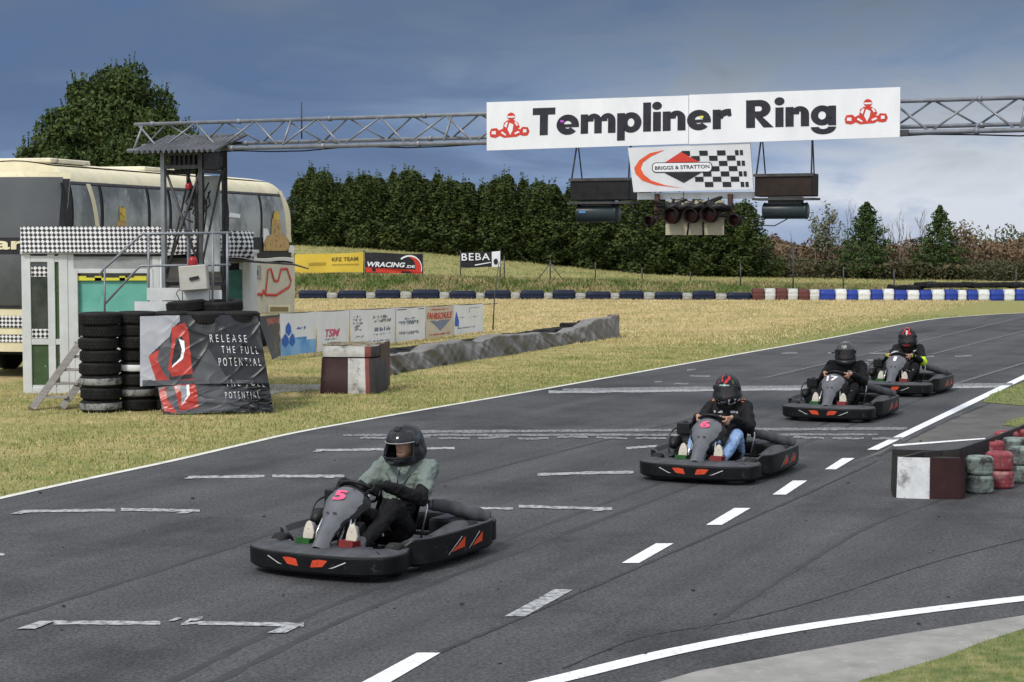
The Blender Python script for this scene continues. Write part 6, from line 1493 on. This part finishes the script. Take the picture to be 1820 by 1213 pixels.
def make_helmet(par,paint,visor_up,decor):
    h=bpy.data.objects.new('helmet',None); 
    open_=lambda az,el: abs(az)<66 and -24<el<20
    o=hpatch(par,'helmet',-180,180,-68,90,paint,1.0,72,44,lambda a,e: not open_(a,e),solid=.018)
    # rim, lining
    ring=[hs(R(-66+132*i/16),R(20),1.0) for i in range(17)]+[hs(R(66),R(20-44*i/6),1.0) for i in range(1,6)]+[hs(R(66-132*i/16),R(-24),1.0) for i in range(17)]+[hs(R(-66),R(-24+44*i/6),1.0) for i in range(1,6)]
    mb=MB(); mb.tube(ring,.006,6,closed=True); mb.build('opening_trim',M_black,o)
    hp=hpatch(o,'visor',-70,70,(14 if visor_up else -20),(44 if visor_up else 24),M_visor,1.035,20,8,solid=.003)
    if visor_up:
        mb=MB(); mb.tube([hs(R(-70+140*i/20),R(14),1.04) for i in range(21)],.0035,5); mb.build('visor_edge',mat('bright_edge',(.35,.35,.37),rough=.3),hp)
    for s_ in(-1,1):
        mb=MB(); c_=hs(R(78*s_),R(8),1.02); mb.lathe([(0,.012),(.02,.010),(.024,0),(0,0)],14,Matrix.Translation(c_)@Matrix.Rotation(R(-90*s_),4,'X')); mb.build('visor_pivot',M_black,o)
    mb=MB(); mb.box(hs(0,R(-38),1.02)+Vector((-.002,0,0)),(.012,.06,.018)); mb.build('chin_vent',M_dsteel,o,bev=.003)
    mb=MB(); mb.box(hs(0,R(58),1.0),(.05,.05,.014),rot=Matrix.Rotation(R(32),3,'Y')); mb.build('top_vent',paint,o,bev=.005)
    for d in decor: hpatch(o,*d)
    return o
def handcaps(side,phi):
    rim=WC+(E1*math.cos(phi)+E2*math.sin(phi))*WR; rr_=(rim-WC).normalized(); tg=WA.cross(rr_).normalized()
    if tg.z<0: tg=-tg
    caps=[]; q=.023
    def at(ps,off,rho=q): return rim+tg*off+(rr_*math.cos(R(ps))+WA*math.sin(R(ps)))*rho
    wrist=rim+WA*.055+rr_*.045+Vector((-.055,0,-.01))
    pal=[]
    for i,off in enumerate((.034,.012,-.010,-.031)):
        kn=at(55,off,.038); L_=[(0,.026),(-55,.024),(-115,.024),(-165,.022)]
        if i==3: L_=[(0,.024),(-55,.022),(-110,.022),(-145,.021)]
        prev=kn
        for ps,rho in L_: nx=at(ps,off*1.03,rho); caps.append((prev,.0105 if i<3 else .009,nx,.0095 if i<3 else .008)); prev=nx
        caps.append((wrist.lerp(rim+tg*off*.7+WA*.03+rr_*.02,.25),.018,kn,.0135))
    th0=wrist.lerp(rim,.35)+tg*.012; th1=at(120,.045,.034); th2=at(175,.062,.026)
    caps+= [(th0,.017,th1,.0125),(th1,.0125,th2,.0095)]
    return caps,wrist
def make_person(label,kart_loc,rz,par_args):
    A=dict(skinhands=True,jacket=M_jblack,sleeve=None,trousers=M_tblack,paint=M_black,visor_up=False,decor=[],headyaw=0,lean=0,seed=1,patches=None,bulk=1.0,headdz=0,bk=0,hood=(),zip=True); A.update(par_args)
    p=thing('person',label,'person',kart_loc,rz)
    V=Vector; L_=A['lean']; bk=A['bulk']
    pel=V((-.36,0,.25)); wai=V((-.40,L_*.3,.40)); che=V((-.40+A['bk'],L_*.7,.585)); nb=V((-.37+A['bk'],L_,.745)); hd=V((-.33+A['bk'],L_*1.15,.915+A['headdz']))
    body=[]; jk=[]; tr=[]; gl=[]
    body+=[(pel,.11,wai,.10),(wai,.10,che,.12),(che,.11,nb,.06),(nb,.055,hd+V((-.01,0,-.05)),.055)]
    for s_ in(-1,1):
        sh_=V((-.38+A['bk'],s_*.19*bk+L_,.715)); phi=R(12) if s_>0 else R(168); hc,wr=handcaps(s_,phi)
        el_=V((-.17,s_*.315+L_*.5,.50)); body+=[(nb+V((0,0,-.05)),.05,sh_,.055),(sh_,.05,el_,.040),(el_,.038,wr,.026)]; body+=hc
        jk+=[(nb+V((0,s_*.03,-.05)),.085,sh_,.075*bk),(sh_,.078*bk,el_,.062),(el_,.060,wr.lerp(el_,.10),.044),(wai,.12,sh_+V((0,-s_*.07,-.05)),.105*bk)]
        gl.append((hc,wr,el_))
        hip=V((-.33,s_*.10,.22)); kn=V((.08,s_*(.235 if s_>0 else .22),.44)); an=V((.50,s_*.195,.185)); toe=V((.625,s_*.20,.325)); heel=V((.575,s_*.20,.155))
        body+=[(pel,.10,hip,.09),(hip,.085,kn,.055),(kn,.052,an,.036)]
        tr+=[(pel,.12,hip,.105),(hip,.100,kn,.070),(kn,.068,V(kn).lerp(an,.55),.058),(V(kn).lerp(an,.55),.058,an+V((-.03,0,.02)),.048)]
    jk+=[(pel+V((0,0,.04)),.135*bk,wai,.135*bk),(wai,.135*bk,che,.145*bk),(che,.14*bk,nb+V((-.01,0,-.04)),.095),(nb+V((0,0,-.03)),.07,nb+V((.015,0,.05)),.062)]
    ell=[(hd+V((0,0,.0)),.098,.078,.118),(hd+V((.055,0,-.07)),.045,.05,.045)]
    nosec=[(hd+V((.09,0,.012)),.011,hd+V((.108,0,-.022)),.015)]
    me=blob(body+nosec,.0062,'body',3,None,ell); setm(me,[M_skin]); bo_=obj('body',me,p)
    for s_ in(-1,1):
        mb=MB(); mb.lathe([(0.001,-.012),(.009,-.008),(.012,0),(.009,.008),(.001,.012)],12,Matrix.Translation(hd+V((.086,s_*.03,.02)))@Matrix.Rotation(R(90),4,'Y')); mb.build('eye',M_blk,bo_)
        mb=MB(); mb.tube([hd+V((.093,s_*.012,.042)),hd+V((.092,s_*.03,.048)),hd+V((.082,s_*.046,.042))],.0045,5); mb.build('eyebrow',mat('brown_hair',(.05,.03,.02)),bo_)
    mb=MB(); mb.tube([hd+V((.098,-.022,-.055)),hd+V((.104,0,-.055)),hd+V((.098,.022,-.055))],.005,6); mb.build('lips',mat('lips',(.35,.13,.11)),bo_)
    me=blob(jk,.010,'jacket',2,(.014,9,A['seed']),A['hood']); mats=[A['jacket']]+( [A['sleeve'][0]] if A['sleeve'] else [])
    setm(me,mats,(lambda c: 1 if A['sleeve'][1](c) else 0) if A['sleeve'] else None); ja=obj('jacket',me,p)
    if A['patches']:
        import mathutils
        bvh=mathutils.bvhtree.BVHTree.FromPolygons([v.co.copy() for v in me.vertices],[tuple(q.vertices) for q in me.polygons])
        for nm,m_,(o_,ux,uy,dirv),pts in A['patches']:
            mb=MB(); vs=[]
            for (u,v) in pts:
                s0=V(o_)+V(ux)*u+V(uy)*v; h_=bvh.ray_cast(s0-V(dirv)*.5,V(dirv)); 
                vs.append((h_[0]-V(dirv)*.006) if h_[0] is not None else s0)
            n4=len(vs)//4; mb.add(vs,[tuple(range(4*i,4*i+4)) for i in range(n4)]); mb.build(nm,m_,ja,fix=False)
    if A['zip']:
        import mathutils
        bvh=mathutils.bvhtree.BVHTree.FromPolygons([v.co.copy() for v in me.vertices],[tuple(q.vertices) for q in me.polygons]); pz_=[]
        for i in range(14):
            s0=V((.6,L_*.8,.72-.26*i/13)); h_=bvh.ray_cast(s0,V((-1,0,0))); 
            if h_[0] is not None and h_[0].x<-.17: pz_.append(h_[0]+V((.003,0,0)))
        mb=MB(); mb.tube(pz_,.004,5); mb.build('zip',M_black,ja)
        for s_ in (-1,1):
            pz_=[]
            for i in range(6):
                s0=V((.6,L_*.8+s_*(.06+.06*i/5),.60+.015*i)); h_=bvh.ray_cast(s0,V((-1,0,0)))
                if h_[0] is not None and h_[0].x<-.17: pz_.append(h_[0]+V((.003,0,0)))
            if len(pz_)>2: mb=MB(); mb.tube(pz_,.0035,5); mb.build('chest_pocket',M_black,ja)
    me=blob(tr,.012,'trousers',3,(.010,8,A['seed']+5)); setm(me,[A['trousers']]); obj('trousers',me,p)
    if not A['skinhands']:
        for hc,wr,el_ in gl:
            me=blob([(a,r0+.0035,b,r1+.0035) for a,r0,b,r1 in hc]+[(wr,.034,wr.lerp(el_,.28),.040)],.006,'glove',2); setm(me,[M_glove]); obj('glove',me,p)
    else:
        for hc,wr,el_ in gl:
            me=blob([(wr.lerp(el_,.10),.046,wr.lerp(el_,.14),.047)],.010,'cuff',1); setm(me,[A['jacket'] if not A['sleeve'] else A['sleeve'][0]]); obj('cuff',me,p)
    for s_ in(-1,1):
        y=s_*.20; me=blob([(V((.545,y,.165)),.042,V((.60,y,.33)),.040),(V((.52,y,.19)),.045,V((.49,y,.24)),.040),(V((.60,y,.33)),.036,V((.59,y,.345)),.036)],.007,'shoe',3); 
        setm(me,[M_shoe]); sh2=obj('shoe',me,p)
        Mx=basis(V((.638,y,.265)),V((0,1,0)),V((-.06,0,1)).normalized(),V((1,0,.06)).normalized()); mb=MB()
        ol=[]
        for i in range(24):
            a=2*PI*i/24; w_=.054 if math.sin(a)>0 else .042; ol.append((w_*math.cos(a)*(1-.15*abs(math.sin(a))),.13*math.sin(a)))
        mb.prism(ol,-.018,.004,Mx); mb.build('sole',M_sole,sh2,bev=.004)
    he=make_helmet(p,A['paint'],A['visor_up'],A['decor']); he.location=hd; he.rotation_euler=(0,R(6),R(A['headyaw'])); he.scale=(1.08,1.06,1.1)
    return p
RZ0=math.atan2(-TD.y,-TD.x)
def kpos(px,py): q=G(px,py)+TD*1.0; q.z=.006; return q
M_hscuff=mat('scuffed_black_helmet',(.014,.015,.018),(.065,.07,.082),scale=12,rough=.32,detail=11,lo=.48,hi=.64)
M_hblack=mat('gloss_black_helmet',(.010,.010,.012),(.03,.03,.034),scale=8,rough=.22,detail=8,lo=.5,hi=.7)
M_hgrey=mat('dark_grey_helmet',(.07,.072,.075),(.13,.135,.14),scale=8,rough=.3,detail=9)
M_pale=mat('pale_yellow_print',(.62,.64,.50),(.42,.45,.36),scale=18,rough=.4); M_teal2=mat('pale_teal_print',(.30,.46,.44),rough=.4)
M_hred=mat('red_helmet_print',(.50,.02,.03),(.35,.015,.02),scale=9,rough=.25); M_silver=mat('silver_print',(.55,.56,.58),(.3,.3,.32),scale=14,rough=.35)
nzm=lambda s,sd,th: (lambda a,e: noise.noise(Vector((a*s,e*s,sd)))>th)
K=[kpos(541,1033),kpos(1226,862),kpos(1462,752),kpos(1580,706)]
RZk=[RZ0-R(3),RZ0,RZ0,RZ0-R(2)]
K[0]=G(541,1033)+Vector((-math.cos(RZk[0]),-math.sin(RZk[0]),0)); K[0].z=.006
build_kart('racing_kart','black kart with pink number 5 on its grey fairing, nearest the camera',K[0],RZk[0],'5',M_pinkn)
build_kart('racing_kart','black kart with pink number 6 carrying the driver in blue jeans',K[1],RZk[1],'6',M_pinkn)
build_kart('racing_kart','black kart with white number 17, third in the line',K[2],RZk[2],'17',M_whn)
build_kart('racing_kart','black kart with a white number 1, last in the line',K[3],RZk[3],'1',M_whn)
make_person('driver in scuffed black helmet, grey green jacket and black gloves',K[0],RZk[0],dict(skinhands=False,jacket=M_jgreen,paint=M_hscuff,visor_up=True,headyaw=-4,seed=3,lean=.085,bk=-.04,bulk=1.08,hood=((V3((-.50,.10,.80)),.085,.13,.085),(V3((-.43,.10,.775)),.10,.12,.05)),
  sleeve=(M_jblack,lambda c: c.x>-.20 and c.z>.45 and abs(c.y)>.14 or c.z<.47)))
fr=((-.2,0,.55),(0,1,0),(0,0,1),(-1,0,0))
def rect(u0,v0,u1,v1): return [(u0,v0),(u1,v0),(u1,v1),(u0,v1)]
make_person('driver in black jacket with small logos, blue jeans and red patterned black helmet',K[1],RZk[1],dict(trousers=M_jeans,paint=M_hblack,seed=11,headyaw=4,
  patches=[('white_patch',M_kwhite,fr,rect(.05,.10,.14,.125)+rect(.06,.055,.11,.075)+rect(.06,.02,.10,.035)+rect(-.14,.10,-.04,.125)+rect(-.10,.05,-.05,.07)),
           ('orange_patch',M_orange,((-.36,.16,1.2),(0,1,0),(1,0,0),(0,0,-1)),rect(-.01,-.03,.03,.03)+rect(-.35,-.02,-.31,.03)),
           ('red_patch',M_kred,((-.3,1,.60),(1,0,0),(0,0,1),(0,-1,0)),rect(-.02,-.04,.01,.05)),
           ('sleeve_patch',M_kwhite,((-.3,1,.60),(1,0,0),(0,0,1),(0,-1,0)),rect(-.09,.02,-.04,.035)+rect(-.09,-.01,-.04,.005)+rect(-.09,-.045,-.03,-.03))],
  decor=[('red_print',-40,40,34,78,M_hred,1.012,40,20,nzm(.05,3,.08)),('brow_strip',-24,24,22,27,M_teal2,1.02,10,3),('silver_print',20,80,-56,-22,M_silver,1.014,30,18,nzm(.07,9,.05)),('silver_print',-80,-20,-56,-22,M_silver,1.014,30,18,nzm(.07,19,.05)),('green_print',40,70,28,44,M_pgreen,1.012,12,8,nzm(.06,5,.0))]))
make_person('driver in plain black top and grey helmet with pale yellow forehead print',K[2],RZk[2],dict(paint=M_hgrey,seed=21,bulk=1.12,headyaw=8,
  patches=[('white_patch',M_kwhite,fr,rect(.05,.09,.10,.105))],
  decor=[('forehead_print',-22,14,30,50,M_pale,1.012,16,10,nzm(.11,2,-.25)),('top_print',-30,24,60,76,M_pale,1.012,16,8,nzm(.08,7,-.2)),('chin_print',-14,14,-44,-30,M_pale,1.016,12,6,nzm(.15,4,-.1))]))
make_person('driver in black jacket with a yellow sleeve flash and red topped helmet',K[3],RZk[3],dict(paint=M_hblack,seed=31,headyaw=6,lean=.01,
  sleeve=(M_hiv,lambda c: c.y>.20 and -.22<c.x<-.06 and c.z<.60 and c.z>.43),
  patches=[('white_patch',M_kwhite,fr,rect(.12,.11,.18,.15)+rect(-.2,.09,-.12,.13))],
  decor=[('red_top',-34,34,24,88,M_hred,1.012,30,20,nzm(.04,3,-.22)),('white_stripe',-6,6,28,70,M_silver,1.018,6,16),('red_chin',-22,22,-52,-30,M_hred,1.014,12,8)]))
